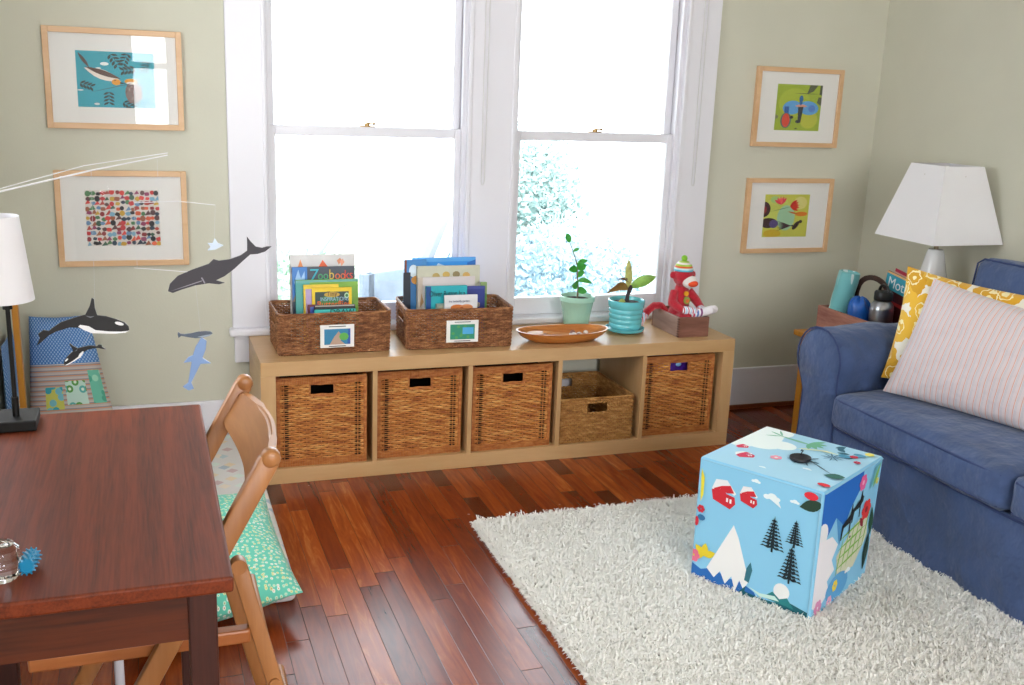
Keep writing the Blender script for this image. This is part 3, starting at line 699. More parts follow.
# arms forward to the knees, legs up over the front edge of the box
chain(bm, [(mx-.032, my-.004, .598), (mx-.050, my-.022, .565), (mx-.028, my-.062, .545), (mx-.006, my-.085, .545)], [.018, .018, .016, .013])
chain(bm, [(mx+.032, my-.004, .598), (mx+.058, my-.020, .572), (mx+.066, my-.052, .550), (mx+.055, my-.075, .545)], [.018, .017, .015, .013])
chain(bm, [(mx-.018, my, .490), (mx-.012, my-.055, .515), (mx+.006, my-.093, .530)], [.024, .020, .016])
chain(bm, [(mx+.020, my, .490), (mx+.026, my-.055, .515), (mx+.040, my-.090, .533)], [.024, .020, .016])
o = obj('body', lift(bm), RED, mk, smooth=True)
md = o.modifiers.new('r', 'REMESH'); md.mode = 'VOXEL'; md.voxel_size = .003; md.use_smooth_shade = True
md = o.modifiers.new('s', 'SMOOTH'); md.iterations = 4; apply_mods(o)
FEET = stripes_mat('foot_stripe', ['c03a5a', 'e9e4ea', '5a7ac0', 'e9e4ea', '7a2a6a', 'e9e4ea', 'e9e4ea', 'e9e4ea', 'e9e4ea', 'e9e4ea', 'e9e4ea', 'e9e4ea', 'e9e4ea', 'e9e4ea', 'e9e4ea', 'e9e4ea'], 'X', 9, -.0)
CUFF = stripes_mat('cuff_stripe', ['e9e4ea', '9cc4e4', 'e9e4ea', 'c23050'], 'X', 70)
for s, a, b_ in ((0, (mx+.004, my-.088, .531), (mx+.082, my-.118, .552)), (1, (mx+.038, my-.086, .534), (mx+.108, my-.098, .552))):
    bm = nb(); a, b_ = Vector(a), Vector(b_); chain(bm, [a, a.lerp(b_, .45), a.lerp(b_, .8), b_], [.0165, .017, .0175, .011]); ball(bm, a.lerp(b_, .9), .0155, 12)
    obj('foot', bm, FEET, mk, smooth=True, label='white sock foot with coloured stripes')
for s, a, b_ in ((0, (mx-.022, my-.070, .545), (mx+.014, my-.098, .545)), (1, (mx+.058, my-.070, .546), (mx+.040, my-.094, .549))):
    bm = nb(); a, b_ = Vector(a), Vector(b_); chain(bm, [a, a.lerp(b_, .5), b_], [.0165, .0165, .013]); ball(bm, b_, .013, 10)
    obj('hand', bm, CUFF, mk, smooth=True, label='white striped cuff hand')
bm = nb(); ball(bm, (mx+.012, my-.043, .640), (.033, .022, .026), 20); obj('muzzle', lift(bm), mat('e8e0dc', .9, bump=.4, bscale=400), mk, smooth=True)
bm = nb(); ball(bm, (mx+.018, my-.060, .634), (.023, .009, .013), 16); obj('mouth', lift(bm), mat('e4502c', .9), mk, smooth=True)
for s in (-1, 1):
    bm = nb(); ball(bm, (mx+.010+s*.012, my-.046, .664), .0035, 8); obj('eye', lift(bm), mat('141414', .2), mk, smooth=True)
bm = nb(); lathe(bm, [(.0385, 0), (.0395, .004), (.038, .010), (.031, .026), (.018, .038), (0, .042)], (mx-.002, my-.010, .680), 28); lathe(bm, [(.037, 0), (0, .002)], (mx-.002, my-.010, .680), 28)
HAT = stripes_mat('hat_stripe', ['a8c84c', '58b4cc', 'c8d8d8', 'e0602c', 'a8c84c', 'e8e0d8'], 'Z', 24, .36)
obj('hat', lift(bm), HAT, mk, smooth=True); bm = nb(); ball(bm, (mx-.002, my-.010, .730), .0125, 14); obj('bobble', lift(bm), mat('8cc83c', .95, bump=.8, bscale=300), mk, smooth=True)
bm = nb(); F = lambda u, v, o: Vector((mx+.004+u, my-.036-.006*(v < -.01)-o+.0, .590+v))
prism(bm, ell(.0, .006, .010, .008, 12), F, .006, 0); prism(bm, ell(.002, -.016, .014, .012, 14), F, .006, 1); prism(bm, ell(.002, -.016, .008, .007, 12), lambda u, v, o: F(u, v, o+.003), .004, 2)
obj('chest_patch', lift(bm), [mat('e8a020', .8), mat('90a048', .8), mat('d8703c', .8)], mk)
bm = nb(); chain(bm, [(mx-.02, my+.050, .500), (mx-.050, my+.070, .536), (mx-.080, my+.072, .535), (mx-.110, my+.068, .515), (mx-.128, my+.062, .495)], [.013, .014, .015, .015, .015], 12)
for v in bm.verts: v.co.z = max(v.co.z, ST+.002)
TAIL = stripes_mat('tail_stripe', ['e9e4ea', 'c4142e', 'c4142e', 'c4142e', 'c4142e', 'c4142e'], 'X', 14, .05)
obj('tail', bm, RED, mk, smooth=True)
bm = nb(); chain(bm, [(mx-.122, my+.064, .502), (mx-.150, my+.055, .468), (mx-.156, my+.05, .461)], [.0155, .0155, .010], 12); obj('tail_tip', bm, CUFF, mk, smooth=True, label='striped white and red tail tip')

# ---------------------------------------------------------------- framed pictures
MAPLE = wood('dfba92', 'cfa478', .4, 'x', 10, .5); MATB = mat('e6e4e0', .8)
PG = None
def picglass():
    m, nt, b, N = nodes('picture_glass'); L = nt.links.new; out = nt.nodes['Material Output']
    tr = N('ShaderNodeBsdfTransparent'); gl = N('ShaderNodeBsdfGlossy'); gl.inputs['Roughness'].default_value = .015; mx = N('ShaderNodeMixShader'); mx.inputs[0].default_value = .025
    L(tr.outputs[0], mx.inputs[1]); L(gl.outputs[0], mx.inputs[2]); L(mx.outputs[0], out.inputs[0]); return m
PG = picglass()
def picture(label, x0, x1, z0, z1, px0, px1, pz0, pz1, shapes, base, tilt=0):
    r = thing('framed_picture', label, 'picture', ((x0+x1)/2, W, z0)); y = W-.022; f = .0195
    bm = nb(); box(bm, x0, x0+f, y, W-.001, z0, z1, .0015); box(bm, x1-f, x1, y, W-.001, z0, z1, .0015); box(bm, x0+f, x1-f, y, W-.001, z0, z0+f, .0015); box(bm, x0+f, x1-f, y, W-.001, z1-f, z1, .0015)
    obj('frame', bm, MAPLE, r); obj('mat_board', B(x0+f, x1-f, y+.010, W-.002, z0+f, z1-f), MATB, r)
    bm = nb(); cs = [mat(base, .5, var=.06, scale=12)]; F = lambda u, v, o: Vector((px0+u*(px1-px0), y+.0095-o, pz0+v*(pz1-pz0)))
    poly(bm, RECT(0, 0, 1, 1), F, 0, 0)
    for i, (pts, c) in enumerate(shapes):
        cm = mat(c, .5)
        if cm not in cs: cs.append(cm)
        pts = [(min(1, max(0, a)), min(1, max(0, b))) for a, b in pts]
        poly(bm, pts, F, .00003*(i+1), cs.index(cm))
    obj('print', bm, cs, r, recalc=False); obj('glass', B(x0+f-.002, x1-f+.002, y+.004, y+.0055, z0+f-.002, z1-f+.002), PG, r)
    return r
def sprig(u, v, s, a, c='253c38'):
    out = []
    for k in range(4):
        for sd in (-1, 1): out.append((leafp(u+math.cos(a)*s*k*.36, v+math.sin(a)*s*k*.36*1.4, s*.75, s*.30, a+sd*.9), c))
    out.append((leafp(u, v, s*1.3, s*.05, a), c)); return out
sh1 = []
for q in ((.44, .95, .13, -1.0), (.66, .97, .12, -2.0), (.75, .70, .13, 3.3), (.04, .42, .12, -.3), (.40, .28, .12, -1.6), (.58, .10, .12, -.5), (.90, .85, .10, -1.8)): sh1 += sprig(*q)
sh1 += [(leafp(.12, .25, .85, .012, .33), '3c5c5c'), (ell(.36, .78, .055, .03), 'e4ece8'), (ell(.28, .70, .035, .014), 'dce8e4'), (ell(.24, .06, .035, .02), 'e4ece8'), (ell(.04, .30, .04, .012), 'dfe8e6'),
        # generic bird on a branch and a nest
        (leafp(.03, .97, .30, .05, -1.1), '4c3c38'), (leafp(.10, .70, .52, .17, -.46), 'e6dcd0'), (leafp(.11, .72, .50, .09, -.42), '54382c'), (ell(.50, .46, .06, .055), 'd89428'), ([(.55, .47), (.62, .44), (.55, .43)], '2c2420'), (ell(.485, .49, .008, .012, 8), '1c1c1c'),
        (ell(.72, .28, .11, .20), '7a6a64'), (ell(.69, .48, .085, .05), 'd8982c'), (ell(.70, .45, .07, .025), 'e6e0d8')]
for k in range(40): sh1.append((leafp(.63+.17*h3(k, 5), .12+.3*h3(k, 6), .06, .012, 6*h3(k, 7)), ('4c403c', 'b0a49c', '8c5c54')[k % 3]))
picture('framed turquoise print of a brown bird by a nest, upper left wall', -.641, -.200, 1.189, 1.522, -.541, -.292, 1.262, 1.447, sh1, '2a9cae')
sh2 = []; cc = ('c23a3a', '8c2c30', 'd8603c', '2c3c4c', '4c7c50', '1f1f24', 'c8a03c', '6a8cb0', '9c5c40', 'd84840', '5c3c3c', '7aa8c0', 'b0483c', '3c5c48', '8c3a5c')
for i in range(15):
    for j in range(11):
        k = i*11+j; u, v = (i+.5+.4*(h3(i, j)-.5))/15, (j+.5+.4*(h3(j, i, 2)-.5))/11; a = h3(i, j, 5)*PI; c = cc[int(h3(i, j, 9)*15)]; s = .034+.014*h3(i, j, 4)
        ty = int(h3(i, j, 8)*4)
        sh2.append((ell(u, v, s*.85, s*1.15, 10) if ty == 0 else leafp(u-s*math.cos(a), v-s*1.25*math.sin(a), s*2, s*1.8, a) if ty < 3 else [(u-s, v-s*.9), (u+s, v-s*.5), (u+s*.2, v+s*1.2)], c))
picture('framed white print crowded with tiny multicoloured shapes, lower left wall', -.634, -.201, .713, 1.048, -.539, -.296, .785, .980, sh2, 'd8d0c8')
sh3 = [([(.72, 1), (.66, .80), (.80, .86), (.90, 1)], '4c5438'), ([(.95, 1), (.94, .8), (1, .78), (1, 1)], '485038'), ([(.9, .62), (1, .55), (1, .74), (.93, .74)], '545c40'), (leafp(.36, .81, .6, .012, 0), '3c4430'),
       (ell(.36, .50, .21, .15, 20, .1), '5a9cd4'), (ell(.72, .50, .23, .15, 20, -.1), '5a9cd4'), (ell(.80, .49, .08, .08, 14), '4c7cc8'), (leafp(.42, .54, .28, .07, 0), 'd89480'),
       ([(.49, .52), (.61, .52), (.57, .18), (.51, .16)], '20242c'), (ell(.545, .69, .045, .08, 12), '24629c'), ([(.50, .62), (.59, .62), (.545, .54)], '24629c'), (ell(.50, .20, .045, .035, 10), '20242c'),
       (ell(.24, .22, .12, .17, 18), '5c6c68'), (ell(.24, .22, .085, .15, 18), 'd8442c'), (RECT(.19, .38, .29, .52), '2c5ca4'), (ell(.36, .29, .045, .035, 10), '2c3034'), (leafp(.02, .24, .1, .09, 1.5), '7a7c58'), (ell(.48, .045, .03, .015, 8), '3c4430')]
sh3 = [(ell(.4, .6, .35, .32, 20), 'a8b838'), (ell(.75, .25, .2, .2, 16), 'b4b83c')] + sh3
picture('framed lime green print with blue wings and a red drop, upper right wall', 2.108, 2.539, 1.177, 1.509, 2.214, 2.440, 1.247, 1.440, sh3, '98ac30')
sh4 = [(ell(.3, .6, .3, .35, 18), 'c4cc60'), (ell(.5, .45, .2, .3, 18), '9cc4a0'), (ell(.8, .8, .15, .15, 14), 'd8d080'), (ell(.22, .88, .1, .08, 12), 'a0c878'), (ell(0, .65, .14, .18, 18), '3c1c24'), (ell(0, .64, .06, .09, 14), '8c2c34'),
       (ell(.12, .33, .2, .12, 16), '3a2028'), (ell(.24, .31, .1, .1, 14), '5c4c84'), (ell(.22, .08, .2, .1, 14), 'c8a828'), (leafp(.15, .60, .5, .012, .25), '4c7c58')]
for a in (1.0, 1.35, 1.7, 2.1, 2.5): sh4.append((leafp(.37, .76, .20, .06, a), ('e84c58', 'd83c50', 'e8605c')[int(a*10) % 3]))
for a in (-.5, -.15, .15, .5, .8): sh4.append((leafp(.57, .72, .22, .07, a), ('c82c24', 'd8402c')[int(a*10) % 2]))
sh4 += [(ell(.84, .54, .14, .055, 16), 'd87c24'), (leafp(.53, .60, .25, .04, -.25), 'c86c24'), (ell(.74, .27, .05, .12, 14, -.6), '301c24'), (ell(.84, .36, .04, .04, 10), '301c24')]
for k in range(7): sh4.append((leafp(.3, .38-.04*k, .42, .022, -.35+.12*k), '3c2430'))
picture('framed yellow green print with red flowers and insects, lower right wall', 2.108, 2.549, .715, 1.042, 2.205, 2.434, .785, .972, sh4, 'c4c450')

# ---------------------------------------------------------------- dark wooden table
OAKT = wood('743217', '3c170a', .5, 'y', 30, 1.4, coat=.0, long=.04, spec=.25); OAKX = wood('54240c', '200b04', .4, 'x', 22, 1.2, long=.05); OAKZ = wood('482014', '280f08', .45, 'z', 22, long=.05)
tb = thing('wooden_table', 'dark brown oak table with square legs at the left', 'table', (-.48, -1.66, 0)); TX0, TX1, TY0, TY1, TZ = -.70, -.252, -2.07, -1.245, .70
obj('tabletop', B(TX0, TX1, TY0, TY1, TZ-.024, TZ, .004, seg=3), OAKT, tb)
for x in (TX0+.022, TX1-.022-.040):
    for y in (TY0+.025, TY1-.025-.040): obj('leg', B(x, x+.040, y, y+.040, 0, TZ-.024, .003), OAKZ, tb)
ap = ((TX0+.06, TX1-.06, TY0+.030, TY0+.046), (TX0+.06, TX1-.06, TY1-.05, TY1-.034), (TX0+.028, TX0+.044, TY0+.064, TY1-.064), (TX1-.044, TX1-.028, TY0+.064, TY1-.064))
for q in ap: obj('apron', B(q[0], q[1], q[2], q[3], TZ-.105, TZ-.024, .001), OAKX, tb)

# table lamp at the far left of the table
lp = thing('table_lamp', 'small table lamp with a black stem and white tapered shade on the dark table', 'lamp', (-.607, -1.312, TZ)); BLK = mat('0c0b0a', .5, spec=.3)
obj('base', B(-.652, -.562, -1.357, -1.267, TZ, TZ+.022, .003), BLK, lp)
bm = nb(); tube(bm, [(-.600, -1.318, TZ+.02), (-.600, -1.318, TZ+.06)], .0065, 10); tube(bm, [(-.600, -1.318, TZ+.05), (-.600, -1.318, TZ+.245)], .0042, 10); tube(bm, [(-.6, -1.318, TZ+.235), (-.6, -1.318, TZ+.29)], .009, 12); obj('pole', bm, BLK, lp, smooth=True)
SHADE = mat('e9e7ea', .8, bump=.1, bscale=400, sub=.15)
def shell(bm, prof, c, n=40, t=.0015):
    p2 = [(r_0-t, z) for r_0, z in reversed(prof)]; lathe(bm, prof+p2+prof[:1], c, n)
bm = nb(); shell(bm, [(.062, TZ+.253), (.045, TZ+.412)], (-.613, -1.318, 0)); obj('lamp_shade', bm, SHADE, lp, smooth=True)
bm = nb(); 
for a in (0, 2.1, 4.2): tube(bm, [(-.6, -1.318, TZ+.285), (-.613+.058*math.cos(a), -1.318+.058*math.sin(a), TZ+.275)], .001, 5)
obj('shade_spider', bm, BLK, lp)

# clear faceted glass ornament and the blue spiky toy next to it
def clear():
    m, nt, b, N = nodes('clear_glass'); b.inputs['Base Color'].default_value = (.97, .98, 1, 1); b.inputs['Transmission Weight'].default_value = 1; b.inputs['Roughness'].default_value = .03; b.inputs['IOR'].default_value = 1.48; return m
bm = nb(); lathe(bm, [(0, 0), (.020, 0), (.024, .006), (.0235, .018), (.0265, .030), (.024, .044), (.018, .050), (.006, .051), (0, .048)], (-.553, -1.992, TZ+.0005), 14)
tag(obj('glass_ornament', bm, clear(), smooth=20), 'chunky clear glass ornament at the left edge of the dark table', 'ornament')
bm = nb(); cx, cy, cz = -.516, -1.978, TZ+.0145
tube(bm, [(cx-.012, cy, cz), (cx+.002, cy+.0, cz)], .009, 10)
tube(bm, [(cx-.006, cy-.016, cz), (cx-.002, cy+.016, cz)], [.011, .011], 12)
for i in range(7):
    for k in range(12):
        a = 2*PI*k/12+i*.26; p = Vector((cx-.006+i*.0007, cy-.017+i*.0057, cz)); d = Vector((math.cos(a), 0, math.sin(a)))
        tube(bm, [p+d*.009, p+d*.0135], [.0018, .0008], 5)
tag(obj('spiky_toy', bm, mat('1c7ea8', .35), smooth=True), 'small blue bristly rubber toy beside the glass ornament', 'toy')

# white pedestal under the table
st = thing('pedestal_stool', 'small stool with a slim white metal pole under the dark table', 'stool', (-.437, -1.42, 0)); WM = mat('dcdde6', .3)
bm = nb(); lathe(bm, [(0, 0), (.12, 0), (.12, .006), (.02, .014), (0, .014)], (-.437, -1.42, 0), 40); obj('base', bm, WM, st, smooth=True)
bm = nb(); tube(bm, [(-.437, -1.42, .012), (-.437, -1.42, .40)], .0095, 14); obj('pole', bm, WM, st, smooth=True)
bm = nb(); lathe(bm, [(0, .398), (.10, .398), (.11, .405), (.105, .413), (0, .415)], (-.437, -1.42, 0), 40); obj('seat', bm, mat('c9c2b8', .5), st, smooth=True)

# ---------------------------------------------------------------- folding chair
CH = wood('b47c4a', '986236', .38, 'z', 12, .6); CHY = wood('b8804c', '9c6638', .35, 'y', 12, .6)
ch = thing('folding_chair', 'light wooden folding chair pushed up to the dark table', 'chair', (-.33, -1.55, 0))
ptx = lambda z: -.167+(z-.765)*.545           # back posts
lgx = lambda z: -.085-(z)*.242                # crossing legs
for y in (-1.78, -1.325):
    bm = nb(); beam(bm, (ptx(.765), y, .765), (ptx(0.016), y, 0.016), .024, .036, (0, 0, 1), .006); 
    lathe(bm, [(0, -.015), (.009, -.0148), (.0145, -.012), (.017, -.007), (.017, .007), (.0145, .012), (.009, .0148), (0, .015)], (0, 0, 0), 16, M=Matrix.Translation((ptx(.765), y, .765)) @ Matrix.Rotation(PI/2, 4, 'X'))
    obj('back_post', bm, CH, ch, smooth=True)
for y, ox in ((-1.748, 0), (-1.357, -.045)):
    bm = nb(); beam(bm, (lgx(.56)+ox, y, .56), (lgx(0.016)+ox, y, 0.016), .022, .028, (0, 0, 1), .004)
    lathe(bm, [(0, -.0112), (.0138, -.0112), (.0142, -.009), (.0142, .009), (.0138, .0112), (0, .0112)], (0, 0, 0), 20, M=Matrix.Translation((lgx(.561)+ox, y, .561)) @ Matrix.Rotation(PI/2, 4, 'X'))
    obj('leg', bm, CH, ch, smooth=True)
# curved top rail
bm = nb(); n = 16; ra = []
for i in range(n+1):
    t = i/n; y = -1.768+.431*t; bow = .026*math.sin(PI*t); hz = .034+.010*math.sin(PI*t)
    cx = ptx(.718)+bow+.004; cz = .718; tl = .545
    ring = []
    for dz, dx in ((-hz, -.007), (-hz, .007), (hz*.9, .009), (hz*.9, -.005)):
        ring.append(bm.verts.new((cx+dx+dz*tl, y, cz+dz)))
    ra.append(ring)
for a, b in zip(ra, ra[1:]):
    for k in range(4): bm.faces.new((a[k], a[(k+1) % 4], b[(k+1) % 4], b[k]))
bm.faces.new(ra[0]); bm.faces.new(ra[-1][::-1])
bmesh.ops.bevel(bm, geom=[e for e in bm.edges if abs((e.verts[0].co-e.verts[1].co).normalized().y) > .5], offset=.0045, segments=2, affect='EDGES')
obj('top_rail', bm, CHY, ch, smooth=True)
bm = nb(); box(bm, -.56, -.30, -1.735, -1.370, .425, .440, .004); obj('seat', bm, CHY, ch)
bm = nb(); box(bm, -.56, -.205, -1.766, -1.740, .418, .444, .004); obj('seat_rail', bm, wood('b87440', '9c5a2c', .4, 'x', 12, .6), ch); bm = nb(); box(bm, -.56, -.205, -1.365, -1.339, .418, .444, .004); obj('seat_rail', bm, wood('b87440', '9c5a2c', .4, 'x', 12, .6), ch)
for z, f, r0 in ((.12, ptx, .011), (.50, ptx, .008), (.10, lgx, .011), (.33, lgx, .009)):
    bm = nb(); tube(bm, [(f(z), -1.80 if f is ptx else -1.765, z), (f(z), -1.305 if f is ptx else -1.34, z)], r0, 12); obj('stretcher', bm, CHY, ch, smooth=True)

# ---------------------------------------------------------------- reading nook: mat, cushions, post
def print_mat(name, base, cols, scale, thr=.32, ring=None, dist='MANHATTAN', rough=.9, jit=1.0, uv=True):
    m, nt, b, N = nodes(name); L = nt.links.new; tc = N('ShaderNodeTexCoord')
    vo = N('ShaderNodeTexVoronoi', voronoi_dimensions='2D', i_Scale=scale, i_Randomness=jit); vo.distance = dist; L(tc.outputs['UV' if uv else 'Object'], vo.inputs['Vector'])
    sp = N('ShaderNodeSeparateColor'); L(vo.outputs['Color'], sp.inputs[0]); rp = N('ShaderNodeValToRGB'); rp.color_ramp.interpolation = 'CONSTANT'; L(sp.outputs[0], rp.inputs[0])
    e = rp.color_ramp.elements; e[0].color = lin(cols[0]); e[1].position = 1/len(cols); e[1].color = lin(cols[1])
    for i, c in enumerate(cols[2:]): q = e.new((i+2)/len(cols)); q.color = lin(c)
    lt = N('ShaderNodeMath', operation='LESS_THAN'); lt.inputs[1].default_value = thr; L(vo.outputs['Distance'], lt.inputs[0])
    mx = N('ShaderNodeMix', data_type='RGBA'); L(lt.outputs[0], mx.inputs[0]); mx.inputs[6].default_value = lin(base); L(rp.outputs[0], mx.inputs[7]); last = mx.outputs[2]
    if ring:
        l2 = N('ShaderNodeMath', operation='LESS_THAN'); l2.inputs[1].default_value = ring[0]; L(vo.outputs['Distance'], l2.inputs[0])
        m2 = N('ShaderNodeMix', data_type='RGBA'); L(l2.outputs[0], m2.inputs[0]); L(last, m2.inputs[6]); m2.inputs[7].default_value = lin(ring[1]); last = m2.outputs[2]
    L(last, b.inputs['Base Color']); b.inputs['Roughness'].default_value = rough; b.inputs['Sheen Weight'].default_value = .15
    return m
bm = nb(); box(bm, -.70, -.004, -.865, .405, .0005, .064, .020, seg=4)
tag(obj('floor_mattress', bm, print_mat('mat_print', 'dcdad8', ['b8cdd2', 'e4d2b4', 'c9aeb0', 'd8e4dc', 'e8dccc', 'a8b8c4'], 16, .34, uv=False), smooth=60), 'thin white floor mattress with a faint pastel print left of the cubby shelf', 'mattress')
def piping(bm, ring, r, mi=0):
    tube(bm, ring+ring[:2], r, 6, mi, caps=False)
bm = nb(); P, nr, ring = cushion(bm, [(-.45, -1.12, .07), (-.002, -.965, .082), (-.040, -.43, .150), (-.50, -.48, .15)], .16, 24, .05, .002, 2)
for v in bm.verts: v.co.z = max(v.co.z, .0665 if v.co.y > -.88 else .0665-(-.88-v.co.y)*.45)
tag(obj('floor_cushion', bm, print_mat('mint_floral', '62c4ac', ['c8e4c0', 'eaeee4', 'bce4cc', 'dce0a0'], 74, .30, (.11, 'c8a070'), 'EUCLIDEAN'), smooth=True), 'mint green cushion with tiny flowers on the end of the floor mattress', 'cushion')

def patch_mat():
    """blue woven top, striped body (measured up the cushion)"""
    m, nt, b, N = nodes('patch_cushion'); L = nt.links.new; tc = N('ShaderNodeTexCoord'); sp = N('ShaderNodeSeparateXYZ'); L(tc.outputs['UV'], sp.inputs[0])
    a = N('ShaderNodeMath', operation='MULTIPLY'); a.inputs[1].default_value = 60; L(sp.outputs[1], a.inputs[0]); fr = N('ShaderNodeMath', operation='FRACT'); L(a.outputs[0], fr.inputs[0])
    rp = N('ShaderNodeValToRGB'); rp.color_ramp.interpolation = 'CONSTANT'; L(fr.outputs[0], rp.inputs[0]); e = rp.color_ramp.elements; e[0].color = lin('b8b0ac'); e[1].position = .28; e[1].color = lin('c88c6c'); q = e.new(.5); q.color = lin('8c8c94'); q = e.new(.7); q.color = lin('c4b8b0')
    mp = N('ShaderNodeMapping'); mp.inputs['Rotation'].default_value = (0, 0, PI/4); L(tc.outputs['UV'], mp.inputs[0])
    ck = N('ShaderNodeTexVoronoi', voronoi_dimensions='2D', i_Scale=95, i_Randomness=0.0); L(mp.outputs[0], ck.inputs['Vector']); lt = N('ShaderNodeMath', operation='LESS_THAN'); lt.inputs[1].default_value = .34; L(ck.outputs['Distance'], lt.inputs[0])
    mb = N('ShaderNodeMix', data_type='RGBA'); L(lt.outputs[0], mb.inputs[0]); mb.inputs[6].default_value = lin('4478b8'); mb.inputs[7].default_value = lin('98b6dc')
    gt = N('ShaderNodeMath', operation='GREATER_THAN'); gt.inputs[1].default_value = .315; L(sp.outputs[1], gt.inputs[0])
    mx = N('ShaderNodeMix', data_type='RGBA'); L(gt.outputs[0], mx.inputs[0]); L(rp.outputs[0], mx.inputs[6]); L(mb.outputs[2], mx.inputs[7]); L(mx.outputs[2], b.inputs['Base Color']); b.inputs['Roughness'].default_value = .9
    return m
PM = patch_mat()
pc = thing('patchwork_cushion', 'patchwork cushion with blue top, stripes and floral squares leaning on the wall', 'cushion', (-.6, .25, .09))
bm = nb(); P, nr, ring = cushion(bm, [(-.755, .215, .093), (-.448, .215, .093), (-.548, .335, .560), (-.735, .335, .560)], .12, 24, .03, .002, 1)
obj('cushion_cover', bm, PM, pc, smooth=True)
bm = nb()
def on_p(u, v, off): return P(u, v, 1)+nr*(.0012+off)
def patch(bm, u0, v0, u1, v1, mi, s=1, off=0.0, n=6):
    g = [[bm.verts.new(P(u0+(u1-u0)*i/n, v0+(v1-v0)*j/n, 1)+nr*(.0012+off)) for j in range(n+1)] for i in range(n+1)]; uvl = bm.loops.layers.uv.verify()
    for i in range(n):
        for j in range(n):
            f = bm.faces.new((g[i][j], g[i+1][j], g[i+1][j+1], g[i][j+1])); f.material_index = mi
            for l, (a, b_) in zip(f.loops, ((i, j), (i+1, j), (i+1, j+1), (i, j+1))): l[uvl].uv = ((u0+(u1-u0)*a/n)*.28, (v0+(v1-v0)*b_/n)*.48)
patch(bm, .22, .33, .44, .49, 0); patch(bm, .48, .36, .74, .53, 1); patch(bm, .80, .36, .96, .60, 2)
obj('fabric_squares', bm, [print_mat('p1', 'c8c860', ['3ca0b0', '78bcc8'], 34, .42, None, 'EUCLIDEAN'), print_mat('p2', 'c0dcd0', ['5c9c50', '5cb0a8'], 30, .38, (.16, 'dce8d8'), 'EUCLIDEAN'), print_mat('p3', '6cbca4', ['9cd4bc', '4ca48c'], 26, .3, None, 'EUCLIDEAN')], pc, smooth=True, recalc=False, label='three printed fabric squares in teal, green and yellow')
bm = nb(); cushion(bm, [(-.775, -.02, .003), (-.775, .34, .003), (-.790, .32, .53), (-.790, .04, .53)], .035, 18, .03, .001, 3)
for v in bm.verts: v.co.x = max(v.co.x, XL+.018)
tag(obj('wall_cushion', bm, PM, smooth=True), 'second blue and striped cushion against the left wall behind the wooden post', 'cushion')
ps = thing('wooden_post', 'orange wooden post standing behind the small table lamp', 'post', (-.738, -.02, 0)); YW = wood('cc8e2c', 'b47420', .4, 'z', 12, .6)
bm = nb(); beam(bm, (-.731, -.02, .02), (-.736, -.02, .82), .018, .030, (0, 1, 0), .003); obj('upright', bm, YW, ps); obj('foot', B(-.765, -.704, -.07, .03, 0, .022, .003), YW, ps)

# ---------------------------------------------------------------- rug
RX0, RX1, RY0, RY1 = .600, 2.20, -2.55, -.52
rg = thing('shag_rug', 'thick cream shag rug on the wooden floor', 'rug', ((RX0+RX1)/2, (RY0+RY1)/2, 0))
bm = nb(); box(bm, RX0+.01, RX1-.01, RY0+.01, RY1-.01, .0005, .012, .003); obj('backing', bm, mat('f6f2ea', .95), rg)
def wool():
    m, nt, b, N = nodes('rug_wool'); L = nt.links.new; b.inputs['Base Color'].default_value = lin('fffdf8'); b.inputs['Roughness'].default_value = .95; b.inputs['Specular IOR Level'].default_value = .1
    t = N('ShaderNodeBsdfTranslucent'); t.inputs[0].default_value = lin('fffdf8'); mx = N('ShaderNodeMixShader'); mx.inputs[0].default_value = .25
    L(b.outputs[0], mx.inputs[1]); L(t.outputs[0], mx.inputs[2]); L(mx.outputs[0], nt.nodes['Material Output'].inputs[0]); return m
def pile():
    rd = random.Random(3); V = []; Fc = []
    o = Vector(((RX0+RX1)/2, (RY0+RY1)/2, 0))
    def add(x, y, hgt, wd, edge):
        a = rd.random()*2*PI; l = .006+.013*rd.random(); dx, dy = math.cos(a)*l, math.sin(a)*l; sx, sy = -math.sin(a)*wd/2, math.cos(a)*wd/2
        hz = hgt*(.75+.5*rd.random()); b = len(V)
        for t, s, k in ((0, 1, 0), (.45, 1.15, .25), (.85, .9, .75), (1, .25, 1.15)):
            zz = max(.004, .006+hz*math.sin(t*PI/2*1.25)/.93) if not edge else .004+hz*.8*math.sin(t*PI/2*1.4)
            X_, Y_ = x+dx*k-o.x, y+dy*k-o.y
            V.append((X_+sx*s, Y_+sy*s, zz)); V.append((X_-sx*s, Y_-sy*s, zz))
        for i in range(3): Fc.append((b+2*i, b+2*i+1, b+2*i+3, b+2*i+2))
    for i in range(155000):
        x, y = RX0+.008+(1.98-RX0)*rd.random(), -1.78+(RY1-.008+1.78)*rd.random(); clump = .5+.5*math.sin(x*90+3*math.sin(y*60))*math.sin(y*83+2*math.sin(x*47))
        add(x, y, .019+.010*clump, .0034, False)
    for i in range(9000): add(RX0+.008+(RX1-RX0-.02)*rd.random(), RY0+.01+(-1.78-RY0-.01)*rd.random(), .024, .006, False)
    for i in range(1500): add(1.98+.2*rd.random(), -1.78+1.2*rd.random(), .012, .005, False)
    for i in range(2600): add(RX0+.004+.006*rd.random(), -1.8+(RY1+1.8)*rd.random(), .020, .004, True); 
    for i in range(2600): add(RX0+1.4*rd.random(), RY1-.004-.006*rd.random(), .020, .004, True)
    me = bpy.data.meshes.new('pile'); me.from_pydata(V, [], Fc); me.materials.append(wool()); 
    for p in me.polygons: p.use_smooth = True
    q = bpy.data.objects.new('pile', me); COL.objects.link(q); q.parent = rg; q['kind'] = 'stuff'
pile()

